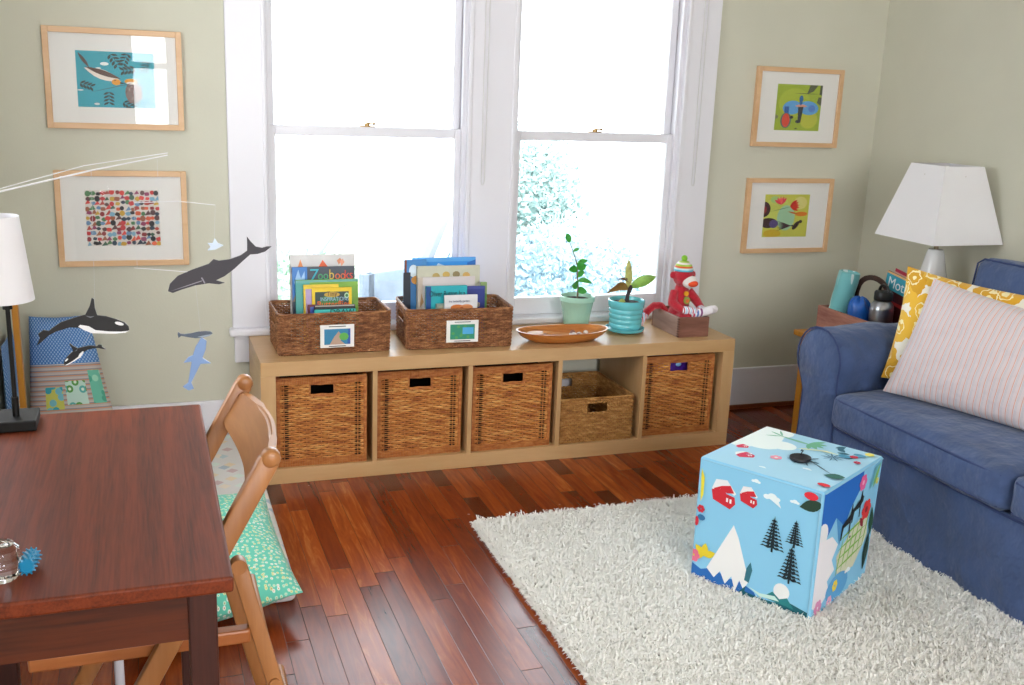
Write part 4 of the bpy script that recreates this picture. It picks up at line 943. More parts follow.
# ---------------------------------------------------------------- printed fabric cube
OC = [(1.100, -1.050), (1.283, -1.372), (1.600, -1.190), (1.417, -.868)]   # far left, front, right, back
cxo = sum(p[0] for p in OC)/4; cyo = sum(p[1] for p in OC)/4; zo0, zo1 = .018, .392
ot = thing('fabric_cube', 'light blue printed fabric cube ottoman with a black button on the rug', 'ottoman', (cxo, cyo, zo0))
ax = Vector((OC[1][0]-OC[0][0], OC[1][1]-OC[0][1], 0)).normalized(); ay = Vector((0, 0, 1)).cross(ax); S_ = .370; HS = S_/2
MO = Matrix(((ax.x, ay.x, 0, cxo), (ax.y, ay.y, 0, cyo), (0, 0, 1, 0), (0, 0, 0, 1)))
oc = []; 
def om(c):
    m_ = mat(c, .75)
    if m_ not in oc: oc.append(m_)
    return oc.index(m_)
om('88c6e6'); bm = nb(); box(bm, -HS, HS, -HS, HS, zo0, zo1, .006, 0, 3, MO)
pn = lambda p: Vector((p[0], p[1], 0))
FL = lambda u, v, o: MO @ Vector((-HS+.004+u*(S_-.008), -HS-.0006-o, zo0+.005+v*(zo1-zo0-.01)))      # left visible face
FR = lambda u, v, o: MO @ Vector((HS+.0006+o, -HS+.004+u*(S_-.008), zo0+.005+v*(zo1-zo0-.01)))       # right visible face
FT = lambda u, v, o: MO @ Vector((-HS+.004+u*(S_-.008), -HS+.004+v*(S_-.008), zo1+.0006+o))          # top: u to the front corner, v to the right
cnt = {}
MI = MO.inverted()
def deform(bm):          # the soft cover leans out a little toward its back right side
    for v in bm.verts:
        q = MI @ v.co; t = (q.z-zo0)/(zo1-zo0); q.y += (q.y+HS)/(2*HS)*.026*t; v.co = MO @ q
def sp_(F, pts, c):
    pts = [(min(1, max(0, a)), min(1, max(0, b))) for a, b in pts]
    cnt[F] = cnt.get(F, 0)+1; poly(bm, pts, F, .00004*cnt[F], om(c))
def house(F, u, v, s, c='c82030', tilt=0):
    R2 = lambda P_: [(u+(a*math.cos(tilt)-b*math.sin(tilt))*s, v+(a*math.sin(tilt)+b*math.cos(tilt))*s) for a, b in P_]
    sp_(F, R2([(-.5, .15), (-.35, .55), (.1, .62), (.5, .2), (.42, .12), (.0, .3), (-.3, .1)]), 'e8e8ea')
    sp_(F, R2([(-.5, .12), (-.15, .22), (.05, .38), (.1, .1), (.45, .05), (.5, -.2), (.3, -.45), (-.42, -.25)]), c)
    sp_(F, R2([(-.42, .18), (-.1, .35), (.25, .45), (.42, .2), (.12, .12), (.0, .3), (-.2, .2), (-.3, .05)]), c)
    sp_(F, R2([(.12, -.2), (.2, -.2), (.2, -.05), (.12, -.05)]), 'f0e8e8'); sp_(F, R2([(.26, -.22), (.34, -.22), (.34, -.06), (.26, -.06)]), 'f0e8e8')
def pine(F, u, v, w_, h_):
    for k in range(9):
        t = k/9; ww = w_*(1-t*.86)/2; zz = v+h_*t; q = .5+.5*h3(k, u); g = h_*.05
        sp_(F, [(u-ww, zz-.2*g), (u-ww*.8, zz+g*1.1), (u-ww*.55, zz+g*.7), (u-ww*.4*q, zz+g*2.2), (u-ww*.2, zz+g), (u, zz+h_*.2), (u+ww*.2, zz+g), (u+ww*.45, zz+g*2.1*q), (u+ww*.6, zz+g*.6), (u+ww*.85, zz+g*1.0), (u+ww, zz-.3*g), (u+ww*.6, zz+g*.1), (u+ww*.3, zz-g*.5), (u, zz+g*.4), (u-ww*.35, zz-g*.6), (u-ww*.7, zz+g*.1)], '10242c')
    sp_(F, [(u-.008, v-.03), (u+.008, v-.03), (u+.003, v+h_), (u-.003, v+h_)], '10242c')
def flower(F, u, v, s, c, c2=None, n=6):
    for k in range(n): a = 2*PI*k/n; sp_(F, ell(u+s*.55*math.cos(a), v+s*.55*math.sin(a), s*.42, s*.42, 8), c)
    if c2: sp_(F, ell(u, v, s*.3, s*.3, 8), c2)
def cloud(F, u, v, s, c='e4eef2'):
    for a, b, r0 in ((-.5, 0, .3), (0, .1, .42), (.45, -.02, .28)): sp_(F, ell(u+a*s, v+b*s, r0*s, r0*s*.7, 12), c)
# left face
sp_(FL, [(0, 0), (0, .13), (.08, .10), (.2, .15), (.3, .10), (.42, .12), (.55, .07), (.6, 0)], '2468b4')
sp_(FL, [(.13, .13), (.24, .36), (.33, .55), (.38, .46), (.44, .30), (.50, .14), (.46, .06), (.42, .12), (.39, .02), (.35, .13), (.30, .05), (.25, .14), (.2, .07)], 'ecebea')
sp_(FL, [(.48, .10), (.47, .05), (.6, .04), (.72, .05), (.84, .09), (1, .06), (1, 0), (.4, 0)], '0f5c68')
sp_(FL, ell(.77, .155, .065, .065, 18), 'ecebea'); sp_(FL, [(.62, .06), (.70, .13), (.76, .09), (.82, .12), (.88, .05)], '1f7c80'); sp_(FL, [(.50, .10), (.60, .08), (.72, .10), (.76, .07), (.6, .055)], 'c8e4dc')
sp_(FL, [(.46, .14), (.47, .24), (.50, .30), (.52, .24), (.50, .13)], '2c6c7c')
house(FL, .22, .76, .21); house(FL, .43, .80, .15); cloud(FL, .62, .86, .09); cloud(FL, .80, .88, .05); cloud(FL, .48, .95, .05)
sp_(FL, [(.56, .87), (.62, .84), (.70, .80), (.66, .87)], 'e4eef2')
pine(FL, .66, .47, .20, .24); pine(FL, .83, .56, .15, .18); pine(FL, .82, .27, .20, .26)
for a in (.5, 1.5, 2.4, 3.3): sp_(FL, leafp(.10, .22, .11, .06, a), 'e0c828')
flower(FL, .01, .20, .06, 'e06c8c'); flower(FL, .04, .60, .035, 'c8283c'); sp_(FL, ell(.05, .53, .035, .025, 10), '2c6c9c'); sp_(FL, ell(.01, .49, .02, .04, 10), 'c8283c')
sp_(FL, [(.02, .93), (.05, .86), (.05, .72), (.03, .66), (.025, .75), (.02, .86)], 'e8d83c')
sp_(FL, leafp(.84, .86, .20, .09, .35), '1c3c2c'); sp_(FL, ell(.92, .965, .055, .03, 12), 'd82838')
# right face
sp_(FR, [(0, 1), (0, .68), (.12, .62), (.25, .74), (.42, .62), (.50, .74), (.66, .88), (.66, 1)], '1c68c0')
sp_(FR, ell(.03, .66, .10, .10, 16), 'e8e8ea'); sp_(FR, [(0, .62), (.22, .60), (.34, .50), (.26, .40), (.33, .30), (.22, .24), (.28, .14), (.10, .04), (0, .10)], 'ece8ec')
sp_(FR, [(.25, .74), (.36, .48), (.42, .62)], '4c94cc'); sp_(FR, [(.60, .56), (.84, .62), (.9, .40), (.7, .2), (.4, .22), (.34, .40)], 'd4d4b8')
for k in range(6): sp_(FR, leafp(.36+.09*k, .20+.02*k, .36, .02, 1.35), '80b44c')
for k in range(4): sp_(FR, leafp(.34, .28+.08*k, .52, .02, .12), '80b44c')
sp_(FR, ell(.42, .13, .20, .11, 18), '5ca4d8'); cloud(FR, .60, .20, .07, 'e8eef0'); flower(FR, .38, .15, .05, 'e8d040'); flower(FR, .10, .07, .07, 'd890b8'); flower(FR, .30, .05, .05, 'e8b0c8')
def goat(F, u, v, s):
    sp_(F, [(u-.5*s, v-.5*s), (u-.45*s, v+.1*s), (u-.2*s, v+.2*s), (u+.2*s, v+.35*s), (u+.3*s, v+.8*s), (u+.38*s, v+.5*s), (u+.55*s, v+.4*s), (u+.5*s, v+.2*s), (u+.3*s, v+.05*s), (u+.32*s, v-.45*s), (u+.24*s, v-.45*s), (u+.2*s, v-.0*s), (u-.3*s, v-.05*s), (u-.4*s, v-.5*s)], '10181c')
goat(FR, .46, .62, .20); goat(FR, .62, .70, .18)
flower(FR, .80, .64, .09, 'd83838', '8c1c24'); sp_(FR, leafp(.70, .60, .12, .05, -.9), '8c2430'); flower(FR, .66, .90, .07, 'd85c94', 'e8a0c0'); sp_(FR, leafp(.9, .1, .32, .10, 1.5), '183c34'); sp_(FR, leafp(.95, .38, .25, .08, 1.7), '24503c')
sp_(FR, [(.80, .80), (.86, .97), (.98, .99), (.90, .86)], '6cb8c0'); sp_(FR, leafp(.86, .80, .2, .05, 1.1), '7cb060'); flower(FR, .93, .84, .03, 'd8d060'); sp_(FR, leafp(.52, .5, .03, .02, 0), '10181c')
# top face: u runs far-left to front corner, v toward the right/back edge
sp_(FT, RECT(0, 0, 1, 1), 'a4d0e6')
for q in ((.05, .75, .22), (.18, .60, .16), (.10, .92, .18), (.32, .66, .12), (.04, .5, .12)): sp_(FT, ell(q[0], q[1], q[2], q[2]*.8, 16), 'e6f0ee')
house(FT, .22, .26, .14, 'd02850', .9); house(FT, .10, .42, .10, 'd02850', .9); flower(FT, .42, .38, .05, 'e894a8', 'e4e0dc')
sp_(FT, leafp(.18, .86, .36, .035, -.1), '7cb89c')
for a in (2.2, 2.8, -2.6): sp_(FT, leafp(.22, .86, .14, .02, a), '7cb89c')
for a in (-1.2, -.7, -.2, .3, .9): sp_(FT, leafp(.46, .86, .14, .045, a), '6cb08c')
for k in range(5): sp_(FT, leafp(.66+.05*k, .90-.02*k, .10, .05, 1.0+.8*k), '2c6478')
for k in range(26): a = k*.9; sp_(FT, leafp(.60+.03*math.cos(a), .48+.03*math.sin(a), .10, .008, a), '24546c')
for k in range(18): a = k*.7; sp_(FT, leafp(.74, .68, .09, .008, a), '2c5c78')
sp_(FT, [(.45, .66), (.62, .74), (.78, .76), (.64, .78), (.48, .70)], 'd8e0b8'); flower(FT, .86, .80, .035, 'c83048'); flower(FT, .93, .70, .03, 'b82048'); sp_(FT, ell(.80, .76, .05, .035, 12), '4c94b4'); sp_(FT, ell(.88, .86, .05, .03, 12), '4c94b4')
sp_(FT, leafp(.86, .28, .16, .10, .4), '2c6458'); sp_(FT, ell(.95, .10, .05, .03, 12), 'd82838'); sp_(FT, leafp(.62, .50, .34, .010, -.55), '181c20'); cloud(FT, .72, .3, .05); cloud(FT, .46, .10, .04)
flower(FT, .93, .93, .04, 'e8dc60')
deform(bm); obj('cube_cover', bm, oc, ot, recalc=False)
bm = nb(); bc = FT(.58, .46, 0); lathe(bm, [(0, 0), (.027, .001), (.030, .006), (.029, .010), (.022, .008), (.010, .007), (0, .008)], (bc.x, bc.y, zo1+.0012), 28)
deform(bm); obj('button', bm, mat('14141c', .45), ot, smooth=True)
bm = nb(); q = [FT(.56, .50, .012), FT(.55, .56, .016), FT(.52, .60, .012), FT(.50, .63, .004)]; tube(bm, q, .0015, 6); deform(bm); obj('thread', bm, mat('14141c', .7), ot)
bm = nb()
for pts in ([FL(0, 1, .002), FL(1, 1, .002)], [FR(0, 1, .002), FR(1, 1, .002)], [FL(1, 0, .003), FL(1, 1, .003)]):
    pts = [p+(Vector((cxo, cyo, p.z))-p).normalized()*.003 for p in pts]; tube(bm, pts, .0022, 6)
deform(bm); obj('seam', bm, mat('8cc0dc', .8), ot)

# ---------------------------------------------------------------- sofa
NAVY = mat('394c74', .85, var=.14, scale=9, bump=.6, bscale=13, sheen=.15, bd=.035)
NAVYP = mat('2e3c66', .85, var=.1, scale=20)
sf = thing('sofa', 'blue slipcovered sofa with rolled arms along the right wall', 'sofa', (2.25, -1.45, 0))
SX0, SXB = 1.842, 2.70; A0, A1 = -.455, -.668      # arm outer / inner y
def grid(bm, f, nu, nv, mi=0, cu=False):
    g = [[bm.verts.new(f(i/nu, j/nv)) for j in range(nv+1)] for i in range(nu+1)]
    for i in range(nu):
        for j in range(nv): bm.faces.new((g[i][j], g[i+1][j], g[i+1][j+1], g[i][j+1])).material_index = mi
    return g
def wob(p, s): return s*(math.sin(p.x*23+p.z*17+p.y*11)+.6*math.sin(p.y*37-p.z*29)+.4*math.sin(p.x*51+p.y*43))
# base with slipcover skirt
def arm_profile(y0, y1, top, sgn):
    """outline in (y,z) of a rolled arm; sgn +1: outer side is +y"""
    yo, yi = y0, y1
    r = .112; cyy = yi+sgn*.118; cz = top-r; out = []
    out.append((yi, .004)); out.append((yi, cz-.03))
    for k in range(15):
        a = PI*1.06-k/14*PI*1.28
        out.append((cyy+sgn*r*1.1*math.cos(a), cz+r*math.sin(a)))
    out.append((yo-sgn*.026, cz-.12)); out.append((yo-sgn*.022, .25)); out.append((yo-sgn*.008, .12)); out.append((yo+sgn*.004, .004))
    return out
def make_arm(y0, y1, sgn):
    prof = arm_profile(y0, y1, .620, sgn); bm = nb(); nx_ = 26; rings = []
    cyc = sum(p[0] for p in prof)/len(prof); czc = .4
    for i in range(nx_+1):
        t = i/nx_; x = SX0+t*(SXB-.02-SX0); ring = []
        for (y, z) in prof:
            k = 1.0; p = Vector((x, y, z)); 
            d = wob(p, .0036)
            fl = -.014*(1-z/.3) if (z < .3 and i == 0) else 0
            yy = y+(y-cyc)*.0+d; zz = z+(d if z > .3 else 0)
            if i == 0: yy = cyc+(y-cyc)*.955; zz = z if z < .01 else z-.006
            ring.append(bm.verts.new((x+(0 if i else .0)+fl, yy, zz)))
        rings.append(ring)
    for a, b in zip(rings, rings[1:]):
        for k in range(len(prof)-1): bm.faces.new((a[k], a[k+1], b[k+1], b[k]))
    # front panel puffed
    c0 = rings[0]; m_ = len(c0)
    inner = [bm.verts.new((v.co.x-.010, cyc+(v.co.y-cyc)*.82, .32+(v.co.z-.32)*(.90 if v.co.z > .3 else 1.0))) for v in c0]
    for k in range(m_-1): bm.faces.new((c0[k+1], c0[k], inner[k], inner[k+1]))
    tri = tessellate_polygon([[Vector((v.co.y, v.co.z, 0)) for v in inner]])
    for t3 in tri:
        try: bm.faces.new([inner[i] for i in t3])
        except ValueError: pass
    bm.faces.new(rings[-1])
    o = obj('arm', bm, NAVY, sf, smooth=True)
    bm = nb(); pts = [Vector((SX0-.004, cyc+(y-cyc)*.975, z-.003)) for y, z in prof]; tube(bm, pts, .0035, 6)
    obj('arm_piping', bm, NAVYP, sf, smooth=True)
    return o
make_arm(A0, A1, 1); YE = -2.235; make_arm(YE-.203, YE, -1)
# front skirt panel
bm = nb()
def fs(u, v):
    y = A1+.004+(YE-A1-.008)*u; z = .004+.296*v; p = Vector((SX0, y, z)); fl = .022*(1-v)**1.3
    return Vector((SX0-fl+wob(p, .0055)*(1-v*.5)+.004*math.sin(y*19)*(1-v), y, z))
g = grid(bm, fs, 60, 10); top = [r0[-1] for r0 in g]; b1 = [bm.verts.new((2.45, v.co.y, .30)) for v in top]; b2 = [bm.verts.new((2.45, v.co.y, .004)) for v in top]
for k in range(len(top)-1):
    bm.faces.new((top[k], top[k+1], b1[k+1], b1[k])); bm.faces.new((b1[k], b1[k+1], b2[k+1], b2[k])); bm.faces.new((b2[k], b2[k+1], g[k+1][0], g[k][0]))
bm.faces.new([top[0], b1[0], b2[0]]+[g[0][j] for j in range(0, 10)]); bm.faces.new(([top[-1], b1[-1], b2[-1]]+[g[-1][j] for j in range(0, 10)])[::-1])
obj('skirt', bm, NAVY, sf, smooth=True)
bm = nb(); pts = [(SX0-.003, A1+(YE-A1)*k/30, .296-.004*abs(math.sin(k*.8))) for k in range(31)]; tube(bm, pts, .004, 6); obj('skirt_piping', bm, NAVYP, sf, smooth=True)
def pillowbox(bm, x0, x1, y0, y1, z0, z1, r=.04, crown=.012, puff=.012, n=22, w_=.002, seed=0):
    """soft box cushion with rounded edges and domed faces"""
    hx, hy, hz = (x1-x0)/2, (y1-y0)/2, (z1-z0)/2; c = Vector(((x0+x1)/2, (y0+y1)/2, (z0+z1)/2))
    g_ = bmesh.ops.create_cube(bm, size=2); vs0 = g_['verts']
    es = list({e for v in vs0 for e in v.link_edges}); q = bmesh.ops.subdivide_edges(bm, edges=es, cuts=n, use_grid_fill=True)
    allv = [v for v in bm.verts if max(abs(v.co.x), abs(v.co.y), abs(v.co.z)) > .9999 and abs(v.co.x) <= 1.0001 and abs(v.co.y) <= 1.0001 and abs(v.co.z) <= 1.0001]
    for v in allv:
        p = v.co.copy(); a = Vector((p.x*hx, p.y*hy, p.z*hz)); core = Vector((max(-hx+r, min(hx-r, a.x)), max(-hy+r, min(hy-r, a.y)), max(-hz+min(r, hz*.95), min(hz-min(r, hz*.95), a.z))))
        d = a-core
        if d.length > 1e-6: a = core+d.normalized()*min(r, max(abs(d.x), abs(d.y), abs(d.z)))
        fx, fy, fz = 1-p.x**2, 1-p.y**2, 1-p.z**2
        if abs(p.z) > .999: a.z += math.copysign(crown*fx**.6*fy**.6, p.z)
        if abs(p.x) > .999: a.x += math.copysign(puff*fy**.4*fz**.5, p.x)
        if abs(p.y) > .999: a.y += math.copysign(puff*.4*fx**.4*fz**.5, p.y)
        a += a.normalized()*wob(a+c+Vector((seed, 0, 0)), w_)
        v.co = a+c+Vector((100, 0, 0))
    for v in allv: v.co.x -= 100
def cush_part(name, x0, x1, y0, y1, z0, z1, M=None, **k):
    bm = nb(); pillowbox(bm, x0, x1, y0, y1, z0, z1, **k)
    if M is not None: bmesh.ops.transform(bm, matrix=M, verts=bm.verts)
    return obj(name, bm, NAVY, sf, smooth=70)
for i, (y0, y1) in enumerate(((-1.442, -.674), (-2.228, -1.448))):
    c_ = cush_part('seat_cushion', 1.812, 2.44, y0, y1, .302, .425, r=.030, crown=.022, puff=.012, seed=i, w_=.0022)
    for z in (.406, .318):
        bm = nb(); rr = .016; pts = [(1.812-.001, y1-.04, z), (1.806, (y0+y1)/2, z), (1.811, y0+.04, z)]
        pts = []; 
        for k in range(25): t = k/24; pts.append((1.8175-.012*math.sin(PI*t)**.4-.001, y1-.025-(y1-y0-.05)*t, z+.004*math.sin(PI*t)))
        pts = [(2.40, y1-.004, z), (1.86, y1-.005, z), (1.835, y1-.010, z)]+pts+[(1.835, y0+.010, z), (1.86, y0+.005, z), (2.40, y0+.004, z)]
        tube(bm, pts, .0035, 6); obj('piping', bm, NAVYP, c_, smooth=True)
    T_ = Matrix.Translation((2.36, 0, .43)) @ Matrix.Rotation(math.radians(8), 4, 'Y') @ Matrix.Translation((-2.36, 0, -.43))
    b_ = cush_part('back_cushion', 2.285, 2.46, y0, y1+.0, .430, .875, M=T_, r=.035, crown=.010, puff=.03, seed=i+5)
    bm = nb(); pts = [(2.292, y1-.006, .50), (2.292, y1-.006, .85), (2.294, y1-.030, .868), (2.294, (y0+y1)/2, .873), (2.294, y0+.030, .868), (2.292, y0+.006, .85), (2.292, y0+.006, .5)]; tube(bm, pts, .0035, 6)
    bmesh.ops.transform(bm, matrix=T_, verts=bm.verts); obj('piping', bm, NAVYP, b_, smooth=True)
bm = nb(); box(bm, 2.53, 2.715, YE-.16, -.50, .02, .76, .05, seg=5); obj('back', bm, NAVY, sf, smooth=True)

# ---------------------------------------------------------------- sofa pillows
yl = print_mat('yellow_floral', 'e8e2d4', ['dba424', 'e2b030', 'd09a1c'], 11, .60, (.12, 'f2e4b0'), 'EUCLIDEAN', jit=.75)
def ringed(m):   # extra pale petal ring inside the blossoms
    nt = m.node_tree; L = nt.links.new; b = nt.nodes['Principled BSDF']; vo = next(n for n in nt.nodes if n.type == 'TEX_VORONOI')
    s = nt.nodes.new('ShaderNodeMath'); s.operation = 'COMPARE'; s.inputs[1].default_value = .26; s.inputs[2].default_value = .022; L(vo.outputs['Distance'], s.inputs[0])
    mx = nt.nodes.new('ShaderNodeMix'); mx.data_type = 'RGBA'; L(s.outputs[0], mx.inputs[0]); L(b.inputs['Base Color'].links[0].from_socket, mx.inputs[6]); mx.inputs[7].default_value = lin('f0e2b0'); L(mx.outputs[2], b.inputs['Base Color'])
ringed(yl)
def warp(m, amt, sc):
    nt = m.node_tree; L = nt.links.new; vo = next(n for n in nt.nodes if n.type == 'TEX_VORONOI'); src = vo.inputs['Vector'].links[0].from_socket
    n = nt.nodes.new('ShaderNodeTexNoise'); n.inputs['Scale'].default_value = sc; L(src, n.inputs['Vector']); v = nt.nodes.new('ShaderNodeVectorMath'); v.operation = 'MULTIPLY_ADD'; L(n.outputs[1], v.inputs[0]); v.inputs[1].default_value = (amt, amt, 0); L(src, v.inputs[2]); L(v.outputs[0], vo.inputs['Vector'])
warp(yl, .05, 26)
yp = thing('floral_pillow', 'yellow and white floral pillow leaning behind the striped one', 'pillow', (2.2, -.85, .44))
bm = nb(); P, nr, ring = cushion(bm, [(1.995, -.690, .470), (2.225, -1.11, .455), (2.320, -1.035, .800), (2.076, -.655, .846)], .13, 24, .06, .003, 4)
obj('pillow_cover', bm, yl, yp, smooth=True)
def stripe2():
    m, nt, b, N = nodes('pillow_stripe'); L = nt.links.new; tc = N('ShaderNodeTexCoord')
    sp = N('ShaderNodeSeparateXYZ'); L(tc.outputs['UV'], sp.inputs[0])
    a = N('ShaderNodeMath', operation='MULTIPLY'); a.inputs[1].default_value = 48; L(sp.outputs[0], a.inputs[0]); fr = N('ShaderNodeMath', operation='FRACT'); L(a.outputs[0], fr.inputs[0])
    rp = N('ShaderNodeValToRGB'); rp.color_ramp.interpolation = 'CONSTANT'; L(fr.outputs[0], rp.inputs[0]); e = rp.color_ramp.elements; e[0].color = lin('cbbfc1'); e[1].position = .38; e[1].color = lin('d09884')
    for p, c in ((.5, 'cbbfc1'), (.66, 'aab0b8'), (.72, 'cbbfc1'), (.82, 'b4b4bc'), (.88, 'cbbfc1')): q = e.new(p); q.color = lin(c)
    L(rp.outputs[0], b.inputs['Base Color']); b.inputs['Roughness'].default_value = .85; b.inputs['Sheen Weight'].default_value = .2
    n = N('ShaderNodeTexNoise', i_Scale=9, i_Detail=3); L(tc.outputs['Object'], n.inputs['Vector']); bp = N('ShaderNodeBump', i_Strength=.7, i_Distance=.03); L(n.outputs[0], bp.inputs['Height']); L(bp.outputs[0], b.inputs['Normal'])
    return m
bm = nb(); cushion(bm, [(1.945, -.765, .447), (2.120, -1.330, .445), (2.235, -1.30, .765), (2.075, -.785, .828)], .125, 28, .035, .0045, 7)
tag(obj('striped_pillow', bm, stripe2(), smooth=True), 'pale pillow with thin pink and grey stripes at the front on the sofa', 'pillow')

# ---------------------------------------------------------------- corner side table and what stands on it
sd = thing('side_table', 'small orange wooden table in the corner behind the sofa arm', 'table', (2.44, -.16, 0)); TB = .455
obj('tabletop', B(2.165, 2.715, -.385, .065, TB-.022, TB, .003), YW, sd)
for x in (2.195, 2.655):
    for y in (-.355, .015): obj('leg', B(x, x+.042, y-.0, y+.036, 0, TB-.022, .002), YW, sd)
# caddy
cr_ = thing('wooden_caddy', 'weathered wooden caddy with a curved handle on the corner table', 'caddy', (2.385, -.13, TB)); CW = wood('b88474', '80483c', .7, 'y', 14, 1.3)
c0, c1, d0, d1 = 2.282, 2.462, -.350, .078; zc = TB+.0005
for q in ((c0, c0+.010, d0, d1, .095), (c1-.010, c1, d0, d1, .095)): obj('side_board', B(q[0], q[1], q[2], q[3], zc, zc+q[4], .001), CW, cr_)
for q in ((d0, d0+.010), (d1-.010, d1)): obj('end_board', B(c0+.010, c1-.010, q[0], q[1], zc, zc+.095, .001), CW, cr_)
obj('bottom_board', B(c0+.010, c1-.010, d0+.010, d1-.010, zc, zc+.008), CW, cr_)
bm = nb(); hp = []
for k in range(13): t = PI*k/12; hp.append((2.400, -.105+.100*math.cos(t)*1.0, zc+.10+.140*math.sin(t)**.5))
for a, b in zip(hp, hp[1:]): beam(bm, a, b, .020, .010, (1, 0, 0), .001)
for s in (1, -1): beam(bm, (2.400, -.105+s*.100, zc+.008), (2.400, -.105+s*.100, zc+.11), .010, .020, (1, 0, 0), .001)
obj('handle', bm, wood('4c3028', '2c1a16', .6, 'y', 14), cr_)
# paper roll
ROLLM = print_mat('roll_print', '74c0c4', ['a8d8d8', 'd8ecec', '90ccd0'], 34, .36, None, 'EUCLIDEAN', .5, uv=False)
Mr = Matrix.Translation((2.336, .028, zc+.010)) @ Matrix.Diagonal((1.15, 1.15, 1, 1)) @ Matrix.Rotation(math.radians(6), 4, 'X') @ Matrix.Rotation(math.radians(5), 4, 'Y')
bm = nb(); prof = [(0, .004), (.034, .004), (.037, .010)]+[(.0375+.0008*math.sin(k*1.7), .02+k*.0225) for k in range(10)]+[(.0365, .238), (.033, .240), (.030, .234), (.012, .233), (.010, .20), (0, .20)]
lathe(bm, prof, (0, 0, 0), 28, M=Mr); tag(obj('fabric_roll', bm, ROLLM, smooth=True), 'pale turquoise patterned roll standing at the left end of the wooden caddy', 'roll')
# blue wrapped ball of cloth
bm = nb(); ball(bm, (2.350, -.096, zc+.088), (.044, .046, .082), 26)
for v in bm.verts:
    a = math.atan2(v.co.y+.096, v.co.x-2.350); v.co.z = zc+.088+(v.co.z-zc-.088)*(1.0 if v.co.z < zc+.088 else .9)+(0.006*math.sin(a*6)); k = (1+.35*max(0, (v.co.z-zc-.11)/.06))*(1+.035*math.sin(a*9+v.co.z*70)+.02*math.sin(a*5-v.co.z*130)); v.co.x = 2.350+(v.co.x-2.350)*k; v.co.y = -.096+(v.co.y+.096)*k
tag(obj('blue_pouch', bm, mat('1c62c0', .28, var=.2, scale=30), smooth=True), 'crumpled bright blue pouch between the roll and the steel bottle', 'pouch')
bt = thing('steel_bottle', 'brushed steel bottle with a black cap in the wooden caddy', 'bottle', (2.356, -.222, zc+.009)); c = (2.356, -.222, zc+.009)
bm = nb(); lathe(bm, [(0, 0), (.043, 0), (.046, .004), (.046, .130), (.043, .147), (.031, .162), (.027, .168), (0, .168)], c, 36); obj('body', bm, mat('a8aab0', .28, metal=1, var=.05, scale=8, stretch=(1, 1, 20)), bt, smooth=True)
bm = nb(); lathe(bm, [(0, .166), (.034, .166), (.035, .170), (.035, .196), (.031, .202), (0, .203)], c, 28)
tube(bm, [(c[0], c[1]+.026*math.cos(t), c[2]+.199+.026*math.sin(t)) for t in [PI*k/10 for k in range(11)]], .006, 8); obj('cap', bm, mat('121316', .4), bt, smooth=True)
def slab(name, label, pts_c, yw, hgt, th, z0, tilt, cover, band, txt, cat='magazine'):
    r = thing(name, label, cat, pts_c); R_ = Matrix.Rotation(-PI/2+yw, 4, 'Z') @ Matrix.Rotation(tilt, 4, 'Y'); w_ = .205
    bm = nb(); box(bm, 0, w_, 0, th, 0, hgt, .0008, 0, M=R_); cs = [mat(cover, .35)]
    for q, cc_ in band:
        cs.append(mat(cc_, .35)); poly(bm, q, lambda u, v, o: R_ @ Vector((u*w_, -o-.0004, v*hgt)), .0001*len(cs), len(cs)-1)
    obj('cover', bm, cs, r, rel=False, recalc=False)
    if txt:
        for s, u, v, size, col in txt:
            o = text('cover_lettering', s, mat(col, .4), None, R_ @ Matrix.Translation((u*w_, -.0015, v*hgt)) @ Matrix.Rotation(PI/2, 4, 'X'), size); o.parent = r
    return r
slab('magazine', 'turquoise topped magazine with a big white title in the wooden caddy', (2.424, -.112, zc+.010), .0, .272, .006, 0, .14, '5a2024', [(RECT(0, .74, 1, .97), '38a4bc'), (RECT(0, .97, 1, 1), 'e0b880'), (RECT(.0, .55, 1, .60), 'c83c3c')], [('Mothering', .07, .785, .058, 'e8f0f0')])
slab('magazine', 'red magazine leaning behind the turquoise topped one in the caddy', (2.442, -.125, zc+.010), .0, .284, .006, 0, .16, 'b02844', [(RECT(.0, .9, .9, .96), 'd8b0a0')], None)

# lamp
lm = thing('corner_lamp', 'white ceramic lamp with a square tapered shade in the corner', 'lamp', (2.577, -.225, TB)); LC = (2.577, -.225)
bm = nb(); lathe(bm, [(0, 0), (.050, 0), (.058, .010), (.072, .06), (.076, .11), (.072, .17), (.060, .24), (.046, .30), (.034, .355), (.028, .372), (.0, .374)], (LC[0], LC[1], TB+.0005), 40)
obj('lamp_base', bm, mat('f0f0f0', .2, coat=.3), lm, smooth=True)
bm = nb(); tube(bm, [(LC[0], LC[1], TB+.372), (LC[0], LC[1], TB+.405)], .009, 12); tube(bm, [(LC[0], LC[1], TB+.395), (LC[0], LC[1], TB+.55)], .004, 8); obj('neck', bm, mat('9a8a74', .3, metal=.9), lm, smooth=True)
bm = nb(); sb, stp, z0, z1 = .166, .093, .868, 1.156
def frust(s0, s1, za, zb): return [[bm.verts.new((LC[0]+sx*s, LC[1]+sy*s, z)) for sx, sy in ((-1, -1), (1, -1), (1, 1), (-1, 1))] for s, z in ((s0, za), (s1, zb))]
o_ = frust(sb, stp, z0, z1); i_ = frust(sb-.003, stp-.003, z0, z1)
for k in range(4):
    j = (k+1) % 4; bm.faces.new((o_[0][k], o_[0][j], o_[1][j], o_[1][k])); bm.faces.new((i_[0][j], i_[0][k], i_[1][k], i_[1][j]))
    bm.faces.new((o_[0][j], o_[0][k], i_[0][k], i_[0][j])); bm.faces.new((o_[1][k], o_[1][j], i_[1][j], i_[1][k]))
obj('lamp_shade', bm, SHADE, lm)
bm = nb()
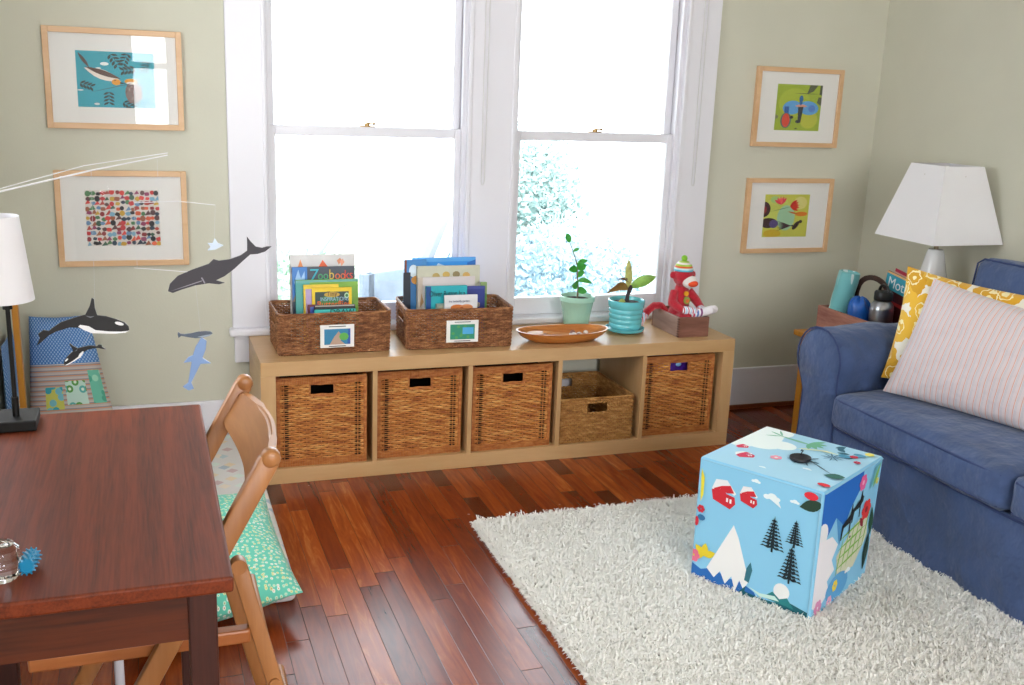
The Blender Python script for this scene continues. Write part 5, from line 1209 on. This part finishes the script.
for sx, sy in ((-1, 0), (1, 0), (0, 1), (0, -1)): tube(bm, [(LC[0], LC[1], TB+.55), (LC[0]+sx*.103, LC[1]+sy*.103, 1.12)], .0015, 5)
obj('shade_spider', bm, mat('9a8a74', .3, metal=.9), lm)

# ---------------------------------------------------------------- whale mobile
mo = thing('whale_mobile', 'hanging mobile of paper whales on thin white rods above the dark table', 'mobile', (-.55, -1.5, 1.18)); WROD = mat('e6e6ea', .4); THR = mat('d4d6da', .6)
bm = nb(); ra_ = [(-1.0, -1.46, 1.045), (-.78, -1.48, 1.118), (-.575, -1.5, 1.176), (-.43, -1.5, 1.213), (-.303, -1.5, 1.241)]; tube(bm, ra_, [.0018, .0018, .0016, .0014, .0010], 8)
obj('main_rod', bm, WROD, mo, smooth=True)
bm = nb(); tube(bm, [(-.575, -1.503, 1.181), (-.44, -1.503, 1.2215), (-.303, -1.503, 1.245)], .0009, 6); obj('main_rod', bm, WROD, mo, smooth=True)
def rod(*pts): 
    bm = nb(); tube(bm, pts, .0007, 6); obj('rod', bm, WROD, mo, smooth=True)
def thr(*pts):
    bm = nb(); tube(bm, pts, .0003, 4); obj('thread', bm, THR, mo)
rod((-.363, -1.5, 1.157), (-.29, -1.5, 1.160), (-.225, -1.5, 1.153)); rod((-.368, -1.5, 1.041), (-.32, -1.5, 1.036), (-.262, -1.5, 1.030))
thr((-.321, -1.5, 1.234), (-.321, -1.5, 1.159)); thr((-.225, -1.5, 1.153), (-.229, -1.5, 1.085)); thr((-.363, -1.5, 1.157), (-.363, -1.5, 1.041)); thr((-.266, -1.5, 1.031), (-.258, -1.5, .915)); thr((-.43, -1.5, 1.213), (-.437, -1.5, .975)); thr((-.437, -1.5, .94), (-.462, -1.497, .90))
thr((-.7, -1.49, 1.143), (-.7, -1.49, .97)); thr((-.258, -1.5, .915), (-.262, -1.5, .875))
def whale(nm, label, c, L, ang, outline, m_, belly=None, patches=(), yaw_=0, th=.012):
    """outline in unit length; body swells toward its middle line"""
    R_ = Matrix.Translation(c) @ Matrix.Rotation(yaw_, 4, 'Z') @ Matrix.Rotation(-ang, 4, 'Y')
    bm = nb(); F = lambda u, v, o: R_ @ Vector((u*L, o, v*L)); prism(bm, outline, F, th*.35)
    cs = [m_]
    for pts, c_ in patches:
        cs.append(mat(c_, .5))
        for s in (1, -1): poly(bm, pts, lambda u, v, o, s=s: F(u, v, s*(th*.175+.0004)), 0, len(cs)-1)
    o = obj(nm, bm, cs, mo, recalc=False); o['label'] = label; return o
HB = [(-.5, -.07), (-.46, .0), (-.36, .06), (-.2, .085), (-.02, .10), (.04, .135), (.09, .105), (.2, .09), (.32, .10), (.40, .13), (.42, .20), (.44, .28), (.462, .22), (.50, .15), (.56, .12), (.62, .12), (.66, .11), (.58, .075), (.50, .07), (.42, .085), (.33, .04), (.22, -.02), (.1, -.07), (.0, -.09), (.08, -.14), (.02, -.14), (-.08, -.10), (-.22, -.085), (-.36, -.09), (-.46, -.10)]
GRW = mat('37343c', .6)
whale('humpback_whale', 'dark grey humpback whale', (-.232, -1.5, 1.030), .172, .25, HB, GRW, patches=[([(-.48, -.075), (-.3, -.06), (-.14, -.05), (-.14, -.06), (-.3, -.07)], '8c8a94'), ([(-.14, -.02), (-.125, -.02), (-.11, -.09), (-.125, -.09)], '8c8a94')])
OR = [(.5, -.075), (.49, -.03), (.44, .02), (.34, .06), (.22, .095), (.12, .105), (.09, .20), (.08, .31), (.055, .33), (.03, .22), (-.02, .11), (-.14, .07), (-.3, .04), (-.40, .0), (-.44, -.02), (-.50, .02), (-.56, .0), (-.54, -.06), (-.58, -.14), (-.52, -.12), (-.44, -.075), (-.36, -.06), (-.2, -.05), (-.1, -.06), (.0, -.10), (.06, -.13), (.2, -.13), (.34, -.13), (.44, -.12)]
OR = [(u, v-(.16*((-u-.15)/.43)**1.5 if u < -.15 else 0)) for u, v in OR]
BK = mat('101014', .35)
ORP = [([(.5, -.085), (.40, -.10), (.26, -.10), (.1, -.085), (.02, -.035), (-.08, -.02), (-.10, -.045), (-.04, -.085), (.06, -.128), (.2, -.128), (.34, -.128), (.45, -.115)], 'ecedf0'), (ell(.38, .005, .055, .022, 12, -.25), 'ecedf0'), ([(-.02, .10), (.04, .09), (.09, .095), (.04, .07)], '70747c')]
whale('orca', 'large black and white orca', (-.452, -1.5, .943), .142, -.06, OR, BK, patches=ORP)
OR2 = [(-a, b) for a, b in OR]; ORP2 = [([(-a, b) for a, b in p], c_) for p, c_ in ORP]
whale('orca', 'small black and white orca', (-.468, -1.49, .888), .068, .55, OR2, BK, patches=ORP2)
SM = [(.5, .02), (.44, .07), (.3, .09), (.1, .08), (-.1, .04), (-.3, .02), (-.42, .04), (-.48, .10), (-.5, .02), (-.48, -.08), (-.40, -.02), (-.2, -.07), (.0, -.11), (.2, -.11), (.4, -.06)]
whale('small_whale', 'small dark blue grey whale', (-.268, -1.5, .914), .062, .0, SM, mat('4c5868', .5), patches=[([(.48, .0), (.3, -.02), (.05, -.07), (.2, -.10), (.4, -.055)], '9aa8b8')])
BW = [(.5, .05), (.46, -.06), (.30, -.09), (.12, -.08), (.06, -.26), (-.0, -.08), (-.2, -.05), (-.4, -.02), (-.5, -.10), (-.56, -.02), (-.52, .10), (-.42, .03), (-.2, .06), (0, .09), (-.06, .22), (.06, .17), (.12, .10), (.3, .10)]
whale('blue_whale', 'pale blue whale pointing up', (-.268, -1.5, .860), .098, 1.25, BW, mat('7a98c8', .5))
FI = [(.5, 0), (.2, .18), (.05, .5), (-.1, .2), (-.4, .25), (-.25, 0), (-.45, -.2), (0, -.2)]
whale('small_fish', 'tiny pale blue dolphin', (-.228, -1.5, 1.078), .030, .1, FI, mat('c8d8ec', .4))

# ---------------------------------------------------------------- garden outside
GR = mat('a8aca4', .95, var=.3, scale=2)
struct('ground', B(-14, 18, W+.14, 26, -.75, -.55), GR)
def foliage(name, label, cat, blobs, n, leafs, col, trunk=None, seed=1, group=None, bark='8a7c6c'):
    rd = random.Random(seed); r = thing(name, label, cat, (blobs[0][0], blobs[0][1], -.55), group); V = []; Fc = []; o = Vector(r.location)
    for i in range(n):
        b = blobs[rd.randrange(len(blobs))]
        while True:
            p = Vector((rd.uniform(-1, 1), rd.uniform(-1, 1), rd.uniform(-1, 1)))
            if .35 < p.length < 1: break
        p = Vector((b[0]+p.x*b[3], b[1]+p.y*b[3], b[2]+p.z*b[4]))-o; a = Vector((rd.uniform(-1, 1), rd.uniform(-1, 1), rd.uniform(-1, 1))).normalized(); s = a.orthogonal().normalized(); q = len(V); l = leafs*(.6+.8*rd.random())
        V += [p-a*l, p+s*l*.5, p+a*l, p-s*l*.5]; Fc.append((q, q+1, q+2, q+3))
    me = bpy.data.meshes.new('foliage'); me.from_pydata([tuple(v) for v in V], [], Fc); me.materials.append(mat(col, .6, var=.3, scale=5)); f = bpy.data.objects.new('foliage', me); COL.objects.link(f); f.parent = r; f['kind'] = 'stuff'
    bm = nb()
    for pts, rs in (trunk or []): tube(bm, pts, rs, 8)
    if trunk: obj('trunk', bm, mat(bark, .9, var=.2, scale=20), r, smooth=True)
    return r
foliage('garden_tree', 'leafy garden tree outside the right window', 'tree', [(2.62, 4.6, .72, .42, .42), (2.85, 4.8, 0.2, .5, .5), (2.45, 4.5, .3, .45, .5), (2.9, 4.8, .62, .34, .40)], 7000, .028, '96aca8', [([(2.6, 4.7, -.55), (2.65, 4.7, .3), (2.6, 4.65, .9)], [.06, .04, .02]), ([(2.65, 4.7, .2), (2.95, 4.8, .7)], [.03, .012]), ([(2.65, 4.7, .1), (2.4, 4.5, .6)], [.03, .012])], bark='b8b0a8')
foliage('garden_shrub', 'low leafy shrub outside the left window', 'shrub', [(.35, 4.2, -.15, .5, .4), (.75, 4.4, -.2, .5, .4)], 2000, .032, '8ca890', [([(.5, 4.3, -.55), (.5, 4.3, -.1)], [.04, .02])], 5)
foliage('garden_shrub', 'rounded pale shrub outside behind the potted plants', 'shrub', [(1.95, 3.4, .06, .36, .34), (2.45, 3.5, .10, .42, .34), (2.95, 3.7, .0, .40, .30)], 4200, .030, '8ca4b0', [([(2.7, 3.5, -.55), (2.8, 3.5, -.3)], [.04, .02])], 8)
gt = thing('garden_bench', 'grey blue wooden garden bench outside the left window', 'bench', (1.3, 2.6, -.55)); GB = mat('6c7684', .7, var=.15, scale=10)
M_ = Matrix.Translation((1.36, 2.5, -.55)) @ Matrix.Rotation(.5, 4, 'Z')
for nm, q in (('seat', (-.5, .5, -.2, .2, .40, .44)), ('backrest', (-.5, .5, .17, .21, .60, .84))):
    bm = nb(); box(bm, *q, .005, M=M_); obj(nm, bm, GB, gt)
for x in (-.46, .42):
    for y, h_ in ((-.18, .40), (.17, .84)): bm = nb(); box(bm, x, x+.05, y, y+.045, 0.0, h_, .004, M=M_); obj('leg', bm, GB, gt)
    bm = nb(); box(bm, x-.005, x+.055, -.22, .2, .60, .63, .004, M=M_); obj('armrest', bm, GB, gt)
bm = nb(); tube(bm, [(.6, 3.2, -.55), (.62, 3.2, .2), (.60, 3.22, .9)], [.03, .02, .012], 8); tube(bm, [(.62, 3.2, .2), (.85, 3.25, .45), (1.0, 3.3, .52)], [.022, .014, .008], 8); tube(bm, [(1.45, 3.6, -.55), (1.5, 3.6, .1), (1.75, 3.65, .65), (1.85, 3.7, .95)], [.07, .06, .045, .03], 8)
tag(obj('bare_sapling', bm, mat('85878f', .9), smooth=True), 'pale bare branches outside the left window', 'branches')
